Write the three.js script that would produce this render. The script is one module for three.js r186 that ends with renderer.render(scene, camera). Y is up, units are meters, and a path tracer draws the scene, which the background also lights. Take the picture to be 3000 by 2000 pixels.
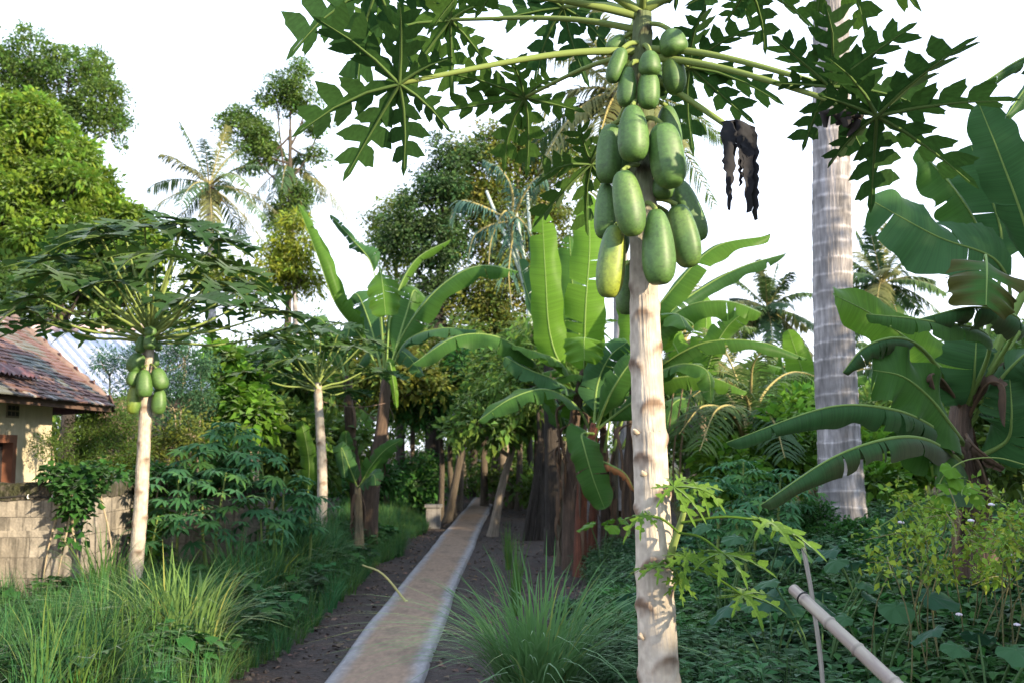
import * as THREE from 'three';
import { mergeGeometries } from 'three/addons/utils/BufferGeometryUtils.js';

// ---------------------------------------------------------------- camera, sky, sun, exposure
const scene = new THREE.Scene();
const FOCAL = 2944, EYE = 1.5, PITCH = Math.atan(310 / FOCAL);          // focal length in pixels of the 3000 px wide photograph
const camera = new THREE.PerspectiveCamera(2 * Math.atan(1000 / FOCAL) * 180 / Math.PI, 1.5, 0.1, 900);
camera.position.set(0, EYE, 0);
camera.rotation.x = PITCH;
camera.focus = 4.2; camera.userData.fStop = 4.5;

const SUN = new THREE.Vector3(0.76, 0.31, 0.57).normalize();
const sun = new THREE.DirectionalLight(new THREE.Color().setRGB(1.0, 0.83, 0.58), 5);
sun.position.copy(SUN).multiplyScalar(60); sun.castShadow = true; sun.shadow.radius = 1.4;
Object.assign(sun.shadow.camera, { left: -40, right: 40, top: 40, bottom: -40, near: 1, far: 160 });
sun.shadow.mapSize.set(4096, 4096);
scene.add(sun, sun.target);
{ // thin bright haze over blue: the same all round, paler towards the horizon
  const w = 64, h = 64, a = new Float32Array(w * h * 4);
  for (let j = 0; j < h; j++) for (let i = 0; i < w; i++) {
    const up = Math.max(0, Math.sin(((j + 0.5) / h - 0.5) * Math.PI)), k = Math.pow(1 - up, 2.2), o = (j * w + i) * 4;
    a[o] = 0.63 + 0.26 * k; a[o + 1] = 0.77 + 0.17 * k; a[o + 2] = 1.02 + 0.02 * k; a[o + 3] = 1;
  }
  const sky = new THREE.DataTexture(a, w, h, THREE.RGBAFormat, THREE.FloatType);
  sky.mapping = THREE.EquirectangularReflectionMapping; sky.magFilter = THREE.LinearFilter; sky.needsUpdate = true;
  scene.background = sky; scene.environment = sky;
}
const renderer = new THREE.WebGLRenderer({ antialias: true });
renderer.toneMapping = THREE.LinearToneMapping;
renderer.toneMappingExposure = 2.55;
renderer.shadowMap.enabled = true;

// ---------------------------------------------------------------- helpers
const V = (x, y, z) => new THREE.Vector3(x, y, z);
function rng(seed) { let a = seed * 2654435761 >>> 0; const f = () => { a = a + 0x6D2B79F5 | 0; let t = Math.imul(a ^ a >>> 15, 1 | a); t = t + Math.imul(t ^ t >>> 7, 61 | t) ^ t; return ((t ^ t >>> 14) >>> 0) / 4294967296; };
  f.r = (lo, hi) => lo + (hi - lo) * f(); f.g = () => (f() + f() + f() - 1.5) / 0.75; return f; }
const clamp = (x, a = 0, b = 1) => Math.min(b, Math.max(a, x)), lerp = (a, b, t) => a + (b - a) * t;
const smooth = (a, b, x) => { const t = clamp((x - a) / (b - a)); return t * t * (3 - 2 * t); };
// a place in the world, from where it stands in the photograph and how many metres away it is
function at(px, py, d) {
  const X = (px - 1500) / FOCAL, Y = (1000 - py) / FOCAL, s = d / (Math.cos(PITCH) - Y * Math.sin(PITCH));
  return V(X * s, EYE + s * (Y * Math.cos(PITCH) + Math.sin(PITCH)), -d);
}
// lattice noise
const LAT = (() => { const r = rng(77), a = new Float32Array(65536); for (let i = 0; i < 65536; i++) a[i] = r(); return a; })();
const lat = (i, j, p) => LAT[(((i % p) + p) % p) * 256 % 65536 + (((j % p) + p) % p) & 65535];
function noise(x, y, p = 256) { const i = Math.floor(x), j = Math.floor(y), u = x - i, v = y - j, a = u * u * (3 - 2 * u), b = v * v * (3 - 2 * v);
  return lerp(lerp(lat(i, j, p), lat(i + 1, j, p), a), lerp(lat(i, j + 1, p), lat(i + 1, j + 1, p), a), b); }
function fbm(x, y, oct = 4, p = 256) { let s = 0, w = 0.5, t = 0; for (let k = 0; k < oct; k++) { s += w * noise(x, y, p); t += w; w *= 0.5; x *= 2; y *= 2; p = Math.min(256, p * 2); } return s / t; }
function texture(w, h, fn, srgb = true) { // fn(u, v) -> grey or [r, g, b], 0 to 1
  const a = new Uint8Array(w * h * 4);
  for (let j = 0; j < h; j++) for (let i = 0; i < w; i++) { const c = fn(i / w, j / h), o = (j * w + i) * 4, k = Array.isArray(c);
    for (let q = 0; q < 3; q++) a[o + q] = 255 * clamp(k ? c[q] : c); a[o + 3] = 255; }
  const t = new THREE.DataTexture(a, w, h); t.wrapS = t.wrapT = THREE.RepeatWrapping; t.magFilter = THREE.LinearFilter; t.minFilter = THREE.LinearMipmapLinearFilter; t.generateMipmaps = true;
  if (srgb) t.colorSpace = THREE.SRGBColorSpace; t.needsUpdate = true; return t;
}
const rgb = (r, g, b) => new THREE.Color().setRGB(r, g, b);
const matte = (r, g, b, o = {}) => new THREE.MeshStandardMaterial({ color: rgb(r, g, b), roughness: 0.9, side: THREE.DoubleSide, ...o });
// leaf tissue: lets part of the light through, with a waxy surface
const leafy = (r, g, b, through = 0.4, coat = 0.25, o = {}) => new THREE.MeshPhysicalMaterial({ color: rgb(r, g, b), roughness: 0.95, transmission: through, thickness: 0, ior: 1.3, specularIntensity: 0.35, clearcoat: coat * 0.45, clearcoatRoughness: 0.4, side: THREE.DoubleSide, ...o });

class MB { // collects triangles, then becomes one mesh
  constructor(colored) { this.p = []; this.t = []; this.i = []; this.c = colored ? [] : null; }
  v(q, u = 0, w = 0, c) { this.p.push(q.x, q.y, q.z); this.t.push(u, w); if (this.c) this.c.push(...(c || [1, 1, 1])); return this.p.length / 3 - 1; }
  tri(a, b, c) { this.i.push(a, b, c); } quad(a, b, c, d) { this.i.push(a, b, c, a, c, d); }
  geometry(flat) { let g = new THREE.BufferGeometry(); g.setAttribute('position', new THREE.Float32BufferAttribute(this.p, 3)); g.setAttribute('uv', new THREE.Float32BufferAttribute(this.t, 2));
    if (this.c) g.setAttribute('color', new THREE.Float32BufferAttribute(this.c, 3)); g.setIndex(this.i); if (flat) g = g.toNonIndexed(); g.computeVertexNormals(); return g; }
  box(x0, y0, z0, x1, y1, z1) { const f = [[[x0, y0, z1], [x1, y0, z1], [x1, y1, z1], [x0, y1, z1]], [[x1, y0, z0], [x0, y0, z0], [x0, y1, z0], [x1, y1, z0]], [[x1, y0, z1], [x1, y0, z0], [x1, y1, z0], [x1, y1, z1]],
      [[x0, y0, z0], [x0, y0, z1], [x0, y1, z1], [x0, y1, z0]], [[x0, y1, z1], [x1, y1, z1], [x1, y1, z0], [x0, y1, z0]], [[x0, y0, z0], [x1, y0, z0], [x1, y0, z1], [x0, y0, z1]]];
    for (const q of f) { const n = Math.abs(q[0][1] - q[2][1]) < 1e-9 ? (p) => [p[0], p[2]] : Math.abs(q[0][0] - q[2][0]) < 1e-9 ? (p) => [p[2], p[1]] : (p) => [p[0], p[1]]; this.quad(...q.map(p => this.v(V(...p), ...n(p)))); } return this; }
}
const names = {};
function numbered(n) { const k = names[n] = (names[n] ?? -1) + 1; return k ? `${n}_${String(k).padStart(3, '0')}` : n; }
function mesh(name, g, m, parent) { const o = new THREE.Mesh(g.geometry ? g.geometry() : g, m); o.castShadow = o.receiveShadow = true; o.name = parent === scene ? numbered(name) : name; parent.add(o); return o; }
function thing(name, label, category, group, pos) { const o = new THREE.Group(); o.name = numbered(name); o.userData = { label, category }; if (group) o.userData.group = group; if (pos) o.position.copy(pos); scene.add(o); return o; }
function tag(o, label, category, group, kind) { o.userData = { label, category }; if (group) o.userData.group = group; if (kind) o.userData.kind = kind; return o; }
function structure(name, g, m, label, category) { const o = mesh(name, g, m, scene); o.userData = { kind: 'structure', label, category }; return o; }
function copies(name, g, m, list, parent, tint) { // list of matrices; tint(i) -> colour
  const o = new THREE.InstancedMesh(g, m, list.length); list.forEach((x, i) => { o.setMatrixAt(i, x); if (tint) o.setColorAt(i, tint(i)); });
  o.castShadow = o.receiveShadow = true; o.name = parent === scene ? numbered(name) : name; o.userData.kind = 'stuff'; parent.add(o); return o; }
const _q = new THREE.Quaternion(), _e = new THREE.Euler();
const place = (p, rx, ry, rz, s) => new THREE.Matrix4().compose(p, _q.setFromEuler(_e.set(rx, ry, rz, 'YXZ')).clone(), typeof s === 'number' ? V(s, s, s) : s);

// a tapered tube through points; wob(angle 0..1, length) -> extra radius; colour(angle, length) -> [r, g, b]
function tube(mb, pts, rad, seg = 8, o = {}) {
  const n = pts.length, R = Array.isArray(rad) ? (k) => rad[k] : rad; let nx = null, len = o.start || 0, rows = [];
  for (let k = 0; k < n; k++) {
    const T = pts[Math.min(n - 1, k + 1)].clone().sub(pts[Math.max(0, k - 1)]).normalize();
    if (!nx) nx = Math.abs(T.y) > 0.9 ? V(1, 0, 0) : V(0, 1, 0);
    nx = nx.clone().addScaledVector(T, -nx.dot(T)).normalize(); const bx = T.clone().cross(nx);
    if (k) len += pts[k].distanceTo(pts[k - 1]);
    const row = [];
    for (let s = 0; s <= seg; s++) { const a = s / seg * 2 * Math.PI, r = R(k, k / (n - 1)) + (o.wob ? o.wob(s / seg % 1, len) : 0);
      row.push(mb.v(pts[k].clone().addScaledVector(nx, Math.cos(a) * r).addScaledVector(bx, Math.sin(a) * r), s / seg * (o.us || 1), len * (o.vs || 1), o.color && o.color(s / seg % 1, len))); }
    rows.push(row);
  }
  for (let k = 0; k + 1 < n; k++) for (let s = 0; s < seg; s++) mb.quad(rows[k][s], rows[k][s + 1], rows[k + 1][s + 1], rows[k + 1][s]);
  if (!o.open) for (const [k, f] of [[0, 0], [n - 1, 1]]) { const c = mb.v(pts[k], 0, 0, o.color && o.color(0, f ? len : 0)); for (let s = 0; s < seg; s++) f ? mb.tri(c, rows[k][s], rows[k][s + 1]) : mb.tri(c, rows[k][s + 1], rows[k][s]); }
  return mb;
}
const curve = (pts, n) => new THREE.CatmullRomCurve3(pts, false, 'centripetal').getPoints(n);
function line(name, pts, r0, r1, m, parent, seg = 7, n = 12, o) { const c = curve(pts, n); return mesh(name, tube(new MB(o && o.color), c, (k) => lerp(r0, r1, k / n), seg, o), m, parent); }

// ---------------------------------------------------------------- shared textures and materials
const tStreak = texture(256, 64, (u, v) => 0.80 + 0.20 * (0.6 * noise(u * 128, v * 2, 128) + 0.4 * noise(u * 32, v * 2, 32)));
const tMottle = texture(256, 256, (u, v) => 0.72 + 0.28 * fbm(u * 16, v * 16, 4, 16));
const tFine = texture(256, 256, (u, v) => fbm(u * 32, v * 32, 4, 32), false);
const tSoil = texture(1024, 1024, (u, v) => { const a = fbm(u * 8, v * 8, 6, 8), b = fbm(u * 64, v * 64, 3, 64), c = noise(u * 200, v * 200, 200); const k = 0.45 + 0.5 * a * (0.5 + b) + (c > 0.93 ? 0.22 : 0); return [k * 0.86, k * 0.74, k * 0.66]; });
const tSoilBump = texture(1024, 1024, (u, v) => 0.5 * fbm(u * 16, v * 16, 5, 16) + 0.5 * fbm(u * 96, v * 96, 3, 96), false);
// poured concrete trodden brown along the middle, paler scuffed margins, brush lines across
const tPath = texture(512, 1024, (u, v) => { const edge = Math.min(u, 1 - u), w = 0.5 * fbm(v * 5, u * 4 + 3, 5, 5) - 0.25, dirt = smooth(0.05, 0.22, edge + w * 0.3), f = fbm(u * 24, v * 48, 5, 24), s = fbm(v * 240, u * 3, 2, 240), st = smooth(0.55, 0.75, fbm(u * 5 + 9, v * 9, 4, 9));
  const k = 0.66 + 0.22 * f + 0.07 * s - 0.09 * st; return [k * lerp(0.92, 0.90, dirt), k * lerp(0.91, 0.76, dirt), k * lerp(0.93, 0.64, dirt)]; });
const tPlaster = texture(512, 512, (u, v) => { const a = fbm(u * 6, v * 6, 5, 6), s = fbm(u * 40, v * 3, 3, 40); return 0.76 + 0.18 * a + 0.08 * s; });
const tBlock = texture(512, 512, (u, v) => { const a = fbm(u * 8, v * 8, 5, 8), b = fbm(u * 64, v * 64, 2, 64), s = smooth(0.5, 0.75, fbm(u * 28, v * 2.2 + 5, 3, 28)); const k = 0.62 + 0.28 * a + 0.12 * b - 0.20 * s; return [k, k * 0.97, k * 0.93]; });
const tBark = texture(512, 512, (u, v) => { const a = fbm(u * 40, v * 6, 4, 40), b = fbm(u * 12, v * 12, 4, 12); return 0.5 + 0.35 * a + 0.25 * b - 0.05; });
const tBarkBump = texture(512, 512, (u, v) => fbm(u * 48, v * 7, 4, 48), false);

const M = {
  banana: [leafy(0.080, 0.190, 0.020, 0.42, 0.35, { map: tStreak, vertexColors: true }), leafy(0.052, 0.140, 0.022, 0.38, 0.35, { map: tStreak, vertexColors: true }), leafy(0.125, 0.270, 0.022, 0.5, 0.3, { map: tStreak, vertexColors: true }), leafy(0.045, 0.125, 0.036, 0.36, 0.35, { map: tStreak, vertexColors: true })],
  midrib: leafy(0.20, 0.30, 0.08, 0.25, 0.3), midribDark: leafy(0.10, 0.17, 0.06, 0.2, 0.3),
  dead: matte(0.13, 0.075, 0.04, { map: tMottle }), deadPale: matte(0.32, 0.22, 0.12, { map: tMottle }),
  pseudo: matte(0.155, 0.100, 0.068, { map: tBark, bumpMap: tBarkBump, bumpScale: 0.012 }), pseudoPale: matte(0.24, 0.20, 0.13, { map: tBark, bumpMap: tBarkBump, bumpScale: 0.01 }),
  papayaLeaf: [leafy(0.030, 0.085, 0.020, 0.36, 0.2, { map: tMottle }), leafy(0.038, 0.100, 0.020, 0.38, 0.2, { map: tMottle }), leafy(0.055, 0.122, 0.018, 0.42, 0.2, { map: tMottle })],
  papayaRib: leafy(0.09, 0.15, 0.04, 0.2, 0.2), stalk: leafy(0.19, 0.25, 0.07, 0.15, 0.35), stalkDark: leafy(0.08, 0.13, 0.05, 0.1, 0.35),
  frond: [leafy(0.070, 0.125, 0.035, 0.35, 0.3), leafy(0.10, 0.16, 0.04, 0.4, 0.3), leafy(0.16, 0.17, 0.06, 0.4, 0.2), leafy(0.045, 0.09, 0.035, 0.3, 0.3), leafy(0.07, 0.15, 0.11, 0.35, 0.3)], rachis: matte(0.26, 0.22, 0.08), husk: matte(0.17, 0.10, 0.055, { map: tMottle }),
  palmTrunk: matte(0.30, 0.27, 0.245, { map: tBark, bumpMap: tBarkBump, bumpScale: 0.01 }),
  trunk: matte(0.16, 0.125, 0.09, { map: tBark, bumpMap: tBarkBump, bumpScale: 0.02 }), trunkPale: matte(0.36, 0.29, 0.22, { map: tBark, bumpMap: tBarkBump, bumpScale: 0.008 }), trunkDark: matte(0.075, 0.058, 0.045, { map: tBark, bumpMap: tBarkBump, bumpScale: 0.03 }),
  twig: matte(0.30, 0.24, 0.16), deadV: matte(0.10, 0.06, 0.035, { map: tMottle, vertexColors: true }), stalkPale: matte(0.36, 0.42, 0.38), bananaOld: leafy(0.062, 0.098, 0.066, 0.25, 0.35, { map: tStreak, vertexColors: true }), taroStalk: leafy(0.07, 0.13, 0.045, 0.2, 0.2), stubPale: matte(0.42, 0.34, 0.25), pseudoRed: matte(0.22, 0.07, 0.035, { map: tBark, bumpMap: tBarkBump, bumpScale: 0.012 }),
};

// ---------------------------------------------------------------- builders of plants
// one palmate papaya leaf: nine ribs, each with toothed side lobes
function papayaBlade(mb, rib, hub, axis, up, R, r, o = {}) {
  const n = up.clone().normalize(), a = axis.clone().addScaledVector(n, -axis.dot(n)).normalize(), s = n.clone().cross(a), L9 = o.lobes || 7, sub = o.sub || 3, fine = o.fine !== false;
  const droop = o.droop ?? 0.22, lift = o.lift ?? 0.10;
  for (let k = 0; k < L9; k++) {
    const f = k / (L9 - 1) * 2 - 1, th = f * 2.50 + r.r(-0.13, 0.13), L = R * (1 - 0.38 * Math.pow(Math.abs(f), 1.6)) * r.r(0.86, 1.10), dk = droop * r.r(0.2, 2.2), tw = r.r(-0.45, 0.45), sw = r.r(-0.22, 0.22);
    const u = a.clone().multiplyScalar(Math.cos(th)).addScaledVector(s, Math.sin(th)), w = a.clone().multiplyScalar(-Math.sin(th)).addScaledVector(s, Math.cos(th));
    const at0 = (t) => hub.clone().addScaledVector(u, L * t).addScaledVector(w, L * sw * t * t).addScaledVector(n, L * (lift * t - dk * t * t)).addScaledVector(V(0, -1, 0), 0.10 * L * t * t);
    for (const side of [-1, 1]) {
      const e = [[0.0, 0.0, 0], [0.12, 0.06, 0], [0.22, 0.088, 0.01]];
      for (let j = 0; j < sub; j++) {
        const t = 0.25 + 0.60 * (j + (side > 0 ? 0.25 : 0)) / sub, env = (o.env || 0.215) * (1 - Math.pow((t - 0.50) / 0.62, 2)) * r.r(0.7, 1.2), nt = 0.066 * (1.10 - t) + 0.004;
        e.push([t, nt, 0.0]); e.push([t + 0.018, env * 0.50, -0.005]);
        if (fine) { e.push([t + 0.032, env * 0.74, 0.012]); e.push([t + 0.046, env * 0.82, 0.036]); e.push([t + 0.060, env * 0.90, 0.040]); }
        e.push([t + 0.074, env * 1.00, 0.066]); e.push([t + 0.086, env * 1.14, 0.112]);
        if (fine) { e.push([t + 0.104, env * 0.84, 0.088]); e.push([t + 0.116, env * 0.72, 0.090]); }
        e.push([t + 0.130, env * 0.48, 0.050]); e.push([t + 0.145, nt, 0.006]);
      }
      e.push([0.93, 0.035, 0]); e.push([1.0, 0.004, 0]);
      let p = null;
      for (const [t, wd, fw] of e) {
        const c = at0(t), q = c.clone().addScaledVector(w, side * wd * L).addScaledVector(u, fw * L).addScaledVector(n, wd * L * (0.30 + side * tw) - fw * L * 0.25);
        const row = [mb.v(c, t * 3, 0), mb.v(q, t * 3, wd * 4)];
        if (p) side > 0 ? mb.quad(p[0], p[1], row[1], row[0]) : mb.quad(p[0], row[0], row[1], p[1]);
        p = row;
      }
    }
    if (rib) tube(rib, [0.0, 0.3, 0.6, 0.92].map(t => at0(t).addScaledVector(n, -0.004)), [0.0062, 0.0048, 0.003, 0.001].map(x => x * (R / 0.36)), 5, { open: true });
  }
}
function papayaLeaf(tree, from, hub, axis, up, R, seed, o = {}) {
  const r = rng(seed), mb = new MB(), rib = new MB();
  papayaBlade(mb, rib, hub, axis, up, R, r, o);
  const leaf = mesh('leaf', mb, o.mat || M.papayaLeaf[seed % 3], tree); mesh('rib', rib, M.papayaRib, leaf);
  const mid = from.clone().lerp(hub, 0.5).add(V(0, -(o.sag ?? -0.03), 0)), pr = o.stalk ?? 0.0125;
  line('leaf_stalk', [from, from.clone().lerp(mid, 0.5).add(V(0, 0.012, 0)), mid, hub], pr * 1.35, pr * 0.7, M.stalk, leaf, 8, 14);
  return leaf;
}
// a papaya: ribbed, narrow at the stalk, pointed below
const FRUIT = (() => { const mk = (seed, ripe) => { const r = rng(seed), mb = new MB(true), NU = 22, NV = 18, rows = [];
  for (let j = 0; j <= NV; j++) { const t = j / NV, row = []; const sh = [[2.5, 2.3, 0.10], [2.2, 2.6, 0.26], [2.4, 1.9, 0.16], [2.6, 2.1, 0.20]][seed - 1], w = Math.pow(Math.max(0, 1 - Math.pow(Math.abs(2 * t - 1), t < 0.5 ? sh[0] : sh[1])), 0.56) * (1 - sh[2] * (1 - smooth(0.08, 0.72, t)));
    for (let i = 0; i <= NU; i++) { const a = i / NU * 2 * Math.PI, k = w * (1 + 0.032 * Math.cos(a * 5 + seed) * smooth(0, 0.3, t) + 0.05 * (noise(Math.cos(a) * 2 + 9, t * 3 + seed * 5 + Math.sin(a)) - 0.5) + 0.03 * Math.cos(a * 2 + seed * 2)), m = fbm(i % NU / NU * 4 + seed * 7, t * 5, 3), yl = ripe * smooth(0.42, 0.66, m + 0.25 * t) * (0.5 + 0.5 * Math.cos(a - 1.2));
      row.push(mb.v(V(Math.cos(a) * k * 0.5, 0.5 - (t < 0.5 ? 0.5 * Math.pow(2 * t, 1.5) : 1 - 0.5 * Math.pow(2 - 2 * t, 1.5)), Math.sin(a) * k * 0.5), i / NU * 2, t * 2, [lerp(0.75 + 0.5 * m, 3.4, yl), lerp(0.8 + 0.4 * m, 1.9, yl), lerp(0.85 + 0.3 * m, 0.8, yl)])); } rows.push(row); }
  for (let j = 0; j < NV; j++) for (let i = 0; i < NU; i++) mb.quad(rows[j][i], rows[j][i + 1], rows[j + 1][i + 1], rows[j + 1][i]);
  return mb.geometry(); }; return [mk(1, 0), mk(2, 0), mk(3, 0.12), mk(4, 1)]; })();
const tSpeck = texture(256, 256, (u, v) => 0.74 + 0.26 * fbm(u * 20, v * 20, 4, 20) - 0.10 * smooth(0.62, 0.78, fbm(u * 9 + 3, v * 14, 3, 9)) + (noise(u * 120, v * 120, 120) > 0.955 ? 0.3 : 0));
M.fruit = new THREE.MeshPhysicalMaterial({ color: rgb(0.080, 0.175, 0.036), roughness: 0.55, map: tSpeck, vertexColors: true, clearcoat: 0.08, clearcoatRoughness: 0.45 });
function fruit(tree, top, bottom, width, kind, trunkAt) {
  const c = top.clone().add(bottom).multiplyScalar(0.5), d = top.clone().sub(bottom), o = mesh('papaya', FRUIT[kind], M.fruit, tree);
  o.position.copy(c); o.scale.set(width, d.length(), width * 0.96); o.quaternion.setFromUnitVectors(V(0, 1, 0), d.clone().normalize()); o.rotateY(kind * 2.1 + c.y * 9);
  if (trunkAt) { const st = line('fruit_stalk', [trunkAt, trunkAt.clone().lerp(top, 0.6).add(V(0, 0.012, 0)), top], 0.010, 0.009, M.stalk, tree, 6, 6); }
  return o;
}
// a banana leaf along a line of points: stalk first, then a blade that folds, waves and tears
function bananaLeaf(plant, pts, o = {}) {
  const r = rng(o.seed || 1), N = o.n || 34, c = curve(pts, N), W = o.w || 0.28, face = o.face || V(0, 1, 0), st = o.stalk ?? 0.14, fold = o.fold ?? 0.35, mb = new MB(true), brown = o.brown || 0, total = c.reduce((s, p, i) => i ? s + p.distanceTo(c[i - 1]) : 0, 0);
  const frame = (k) => { const i = Math.min(N - 0.001, Math.max(0, k)), a = Math.floor(i), p = c[a].clone().lerp(c[a + 1], i - a), T = c[Math.min(N, a + 1)].clone().sub(c[Math.max(0, a - 1)]).normalize(), S = T.clone().cross(face).normalize(), n = S.clone().cross(T).normalize(); return { p, T, S, n }; };
  const prof = (t) => Math.pow(smooth(-0.02, 0.16, t), 0.8) * Math.sqrt(Math.max(0, 1 - Math.pow(t, o.blunt ? 9 : 4.5))) * (1 - 0.10 * t);
  const NS = 40, bs = Math.floor(st * N);
  for (const side of [-1, 1]) {
    const ws = W * (side < 0 ? (o.wl ?? 1) : (o.wr ?? 1));
    let k = 0; const tears = []; for (let i = 1; i < (o.tears ?? 5); i++) tears.push(r.r(0.12, 0.96)); tears.sort((a, b) => a - b); tears.push(1.01);
    let t0 = 0; const ph = r.r(0, 6);
    for (const t1 of tears) {
      const n = Math.max(1, Math.ceil((Math.min(1, t1) - t0) * NS)), extra = r.r(-0.12, 0.30) * (o.ragged ?? 1), gap = (o.gap ?? 0.010) * r.r(0.3, 1.6); let prev = null;
      for (let q = 0; q <= n; q++) {
        const t = lerp(t0, Math.min(1, t1), q / n), e = t + (q === 0 && t0 > 0 ? gap : 0) - (q === n && t1 < 1 ? gap : 0);
        const f = frame(bs + t * (N - bs)), fe = frame(bs + clamp(e) * (N - bs)), row = [];
        for (let j = 0; j <= 4; j++) {
          const x = j / 4, g = j ? fe : f, wd = ws * prof(t) * x * (1 + 0.05 * Math.sin(t * 37 + ph) * x), an = fold * (0.35 + 0.9 * x) + extra * x + (o.cup || 0) * x;
          const wav = 0.035 * ws / 0.28 * x * x * Math.sin(t * (o.wave || 22) + ph + side) * (o.wavy ?? 1);
          const p = f.p.clone().lerp(g.p, x).addScaledVector(g.S, side * wd * Math.cos(an)).addScaledVector(g.n, -wd * Math.sin(an) + wav).addScaledVector(f.T, wd * 0.22);
          const m = fbm(t * 9 + ph, x * 3 + side * 5, 3), b = brown * smooth(0.62 - 0.35 * brown, 0.80 - 0.2 * brown, m * 0.6 + x * 0.45);
          row.push(mb.v(p, t * total * 1.2, x * ws, [lerp(1, 1.9, b), lerp(1, 0.52, b), lerp(1, 0.9, b)]));
        }
        if (prev) for (let j = 0; j < 4; j++) side > 0 ? mb.quad(prev[j], prev[j + 1], row[j + 1], row[j]) : mb.quad(prev[j], row[j], row[j + 1], prev[j + 1]);
        prev = row;
      }
      t0 = t1;
    }
  }
  const leaf = mesh(o.name || 'leaf', mb, o.mat || M.banana[o.kind || 0], plant), rr = o.rib || 0.02;
  mesh('midrib', tube(new MB(), c, (k, t) => lerp(rr, 0.0022, Math.pow(t, 0.7)), 6), o.ribMat || M.midrib, leaf);
  if (o.label) leaf.userData.label = o.label;
  return leaf;
}
// a feather palm frond: rachis with leaflets hanging from both sides
function frond(mb, rach, pts, o = {}) {
  const r = rng(o.seed || 1), N = 40, c = curve(pts, N), n = o.n || 46, LL = o.len || 0.7, wd = o.w || 0.035, bare = o.bare ?? 0.12, droop = o.droop ?? 0.7;
  for (let i = 0; i < n; i++) for (const side of [-1, 1]) {
    const t = bare + (1 - bare) * (i + 0.5 * (side > 0) + r.r(-0.2, 0.2)) / n, k = clamp(t * N, 0, N - 0.01), a = Math.floor(k), p = c[a].clone().lerp(c[a + 1], k - a), T = c[a + 1].clone().sub(c[Math.max(0, a - 1)]).normalize();
    const S = T.clone().cross(o.face || V(0, 1, 0)).normalize().multiplyScalar(side), L = LL * Math.pow(Math.sin(Math.PI * clamp(0.12 + 0.83 * (t - bare) / (1 - bare))), 0.6) * r.r(0.8, 1.1);
    if (r() < (o.loss ?? 0.05)) continue;
    const d = S.clone().multiplyScalar(0.85).addScaledVector(T, 0.55).add(V(0, (o.lift ?? 0.1) + r.r(-0.15, 0.15), 0)).normalize(), hang = droop * r.r(0.6, 1.3), wv = T.clone().cross(d).cross(d).normalize();
    let prev = null;
    for (let q = 0; q <= 3; q++) { const x = q / 3, pp = p.clone().addScaledVector(d, L * x * (1 - 0.25 * hang * x)).add(V(0, -L * hang * x * x * 0.8, 0)), w = wd * (q === 3 ? 0.12 : q === 0 ? 0.55 : 1 - 0.25 * x);
      const row = [mb.v(pp.clone().addScaledVector(wv, -w / 2), x, 0), mb.v(pp.clone().addScaledVector(wv, w / 2), x, 1)]; if (prev) mb.quad(prev[0], prev[1], row[1], row[0]); prev = row; }
  }
  tube(rach, c, (k, t) => lerp(o.rib || 0.03, 0.005, t), 5);
}
function addFrond(palm, pts, o = {}) { const mb = new MB(), rc = new MB(); frond(mb, rc, pts, o); const f = mesh('frond', mb, M.frond[o.kind || 0], palm); mesh('rachis', rc, M.rachis, f); return f; }
function ringedTrunk(pts, r0, r1, o = {}) { // coconut trunk: swollen foot, ring scars
  const n = o.n || 90, c = curve(pts, n), total = c.reduce((s, p, i) => i ? s + p.distanceTo(c[i - 1]) : 0, 0), step = o.step || 0.15, wob = (a, l) => { const q = l / step + 0.5 * Math.sin(a * 6.28) * 0.35 + 1.3 * noise(l * 1.1, 3) + 0.25 * noise(a * 6, l * 2, 6), f = q - Math.floor(q); return (o.bulge ?? 0.012) * (Math.pow(f, 5) - 0.5 * smooth(0, 0.12, f) + 0.5) + 0.012 * (noise(a * 8, l * 3, 8) - 0.5); };
  const color = (a, l) => { const q = l / step + 0.5 * Math.sin(a * 6.28) * 0.35 + 1.3 * noise(l * 1.1, 3) + 0.25 * noise(a * 6, l * 2, 6), f = q - Math.floor(q), m = fbm(a * 10, l * 4, 3, 10), s = smooth(0.84, 0.92, f) * (1 - smooth(0.96, 1, f)), k = (0.60 + 0.60 * m) * (1 + 0.9 * s) * (0.8 + 0.4 * noise(a * 40, l * 5, 40)), w = smooth(0.56, 0.74, fbm(a * 14 + 5, l * 1.6 + 3, 3, 14)); return [k * (1 + 0.35 * w), k * (1 + 0.36 * w), k * (1.02 + 0.4 * w)]; };
  return tube(new MB(true), c, (k, t) => lerp(r0, r1, t) + (o.foot ?? 0) * Math.exp(-t * total / 0.45), o.seg || 22, { wob, color, us: 2 });
}
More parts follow.
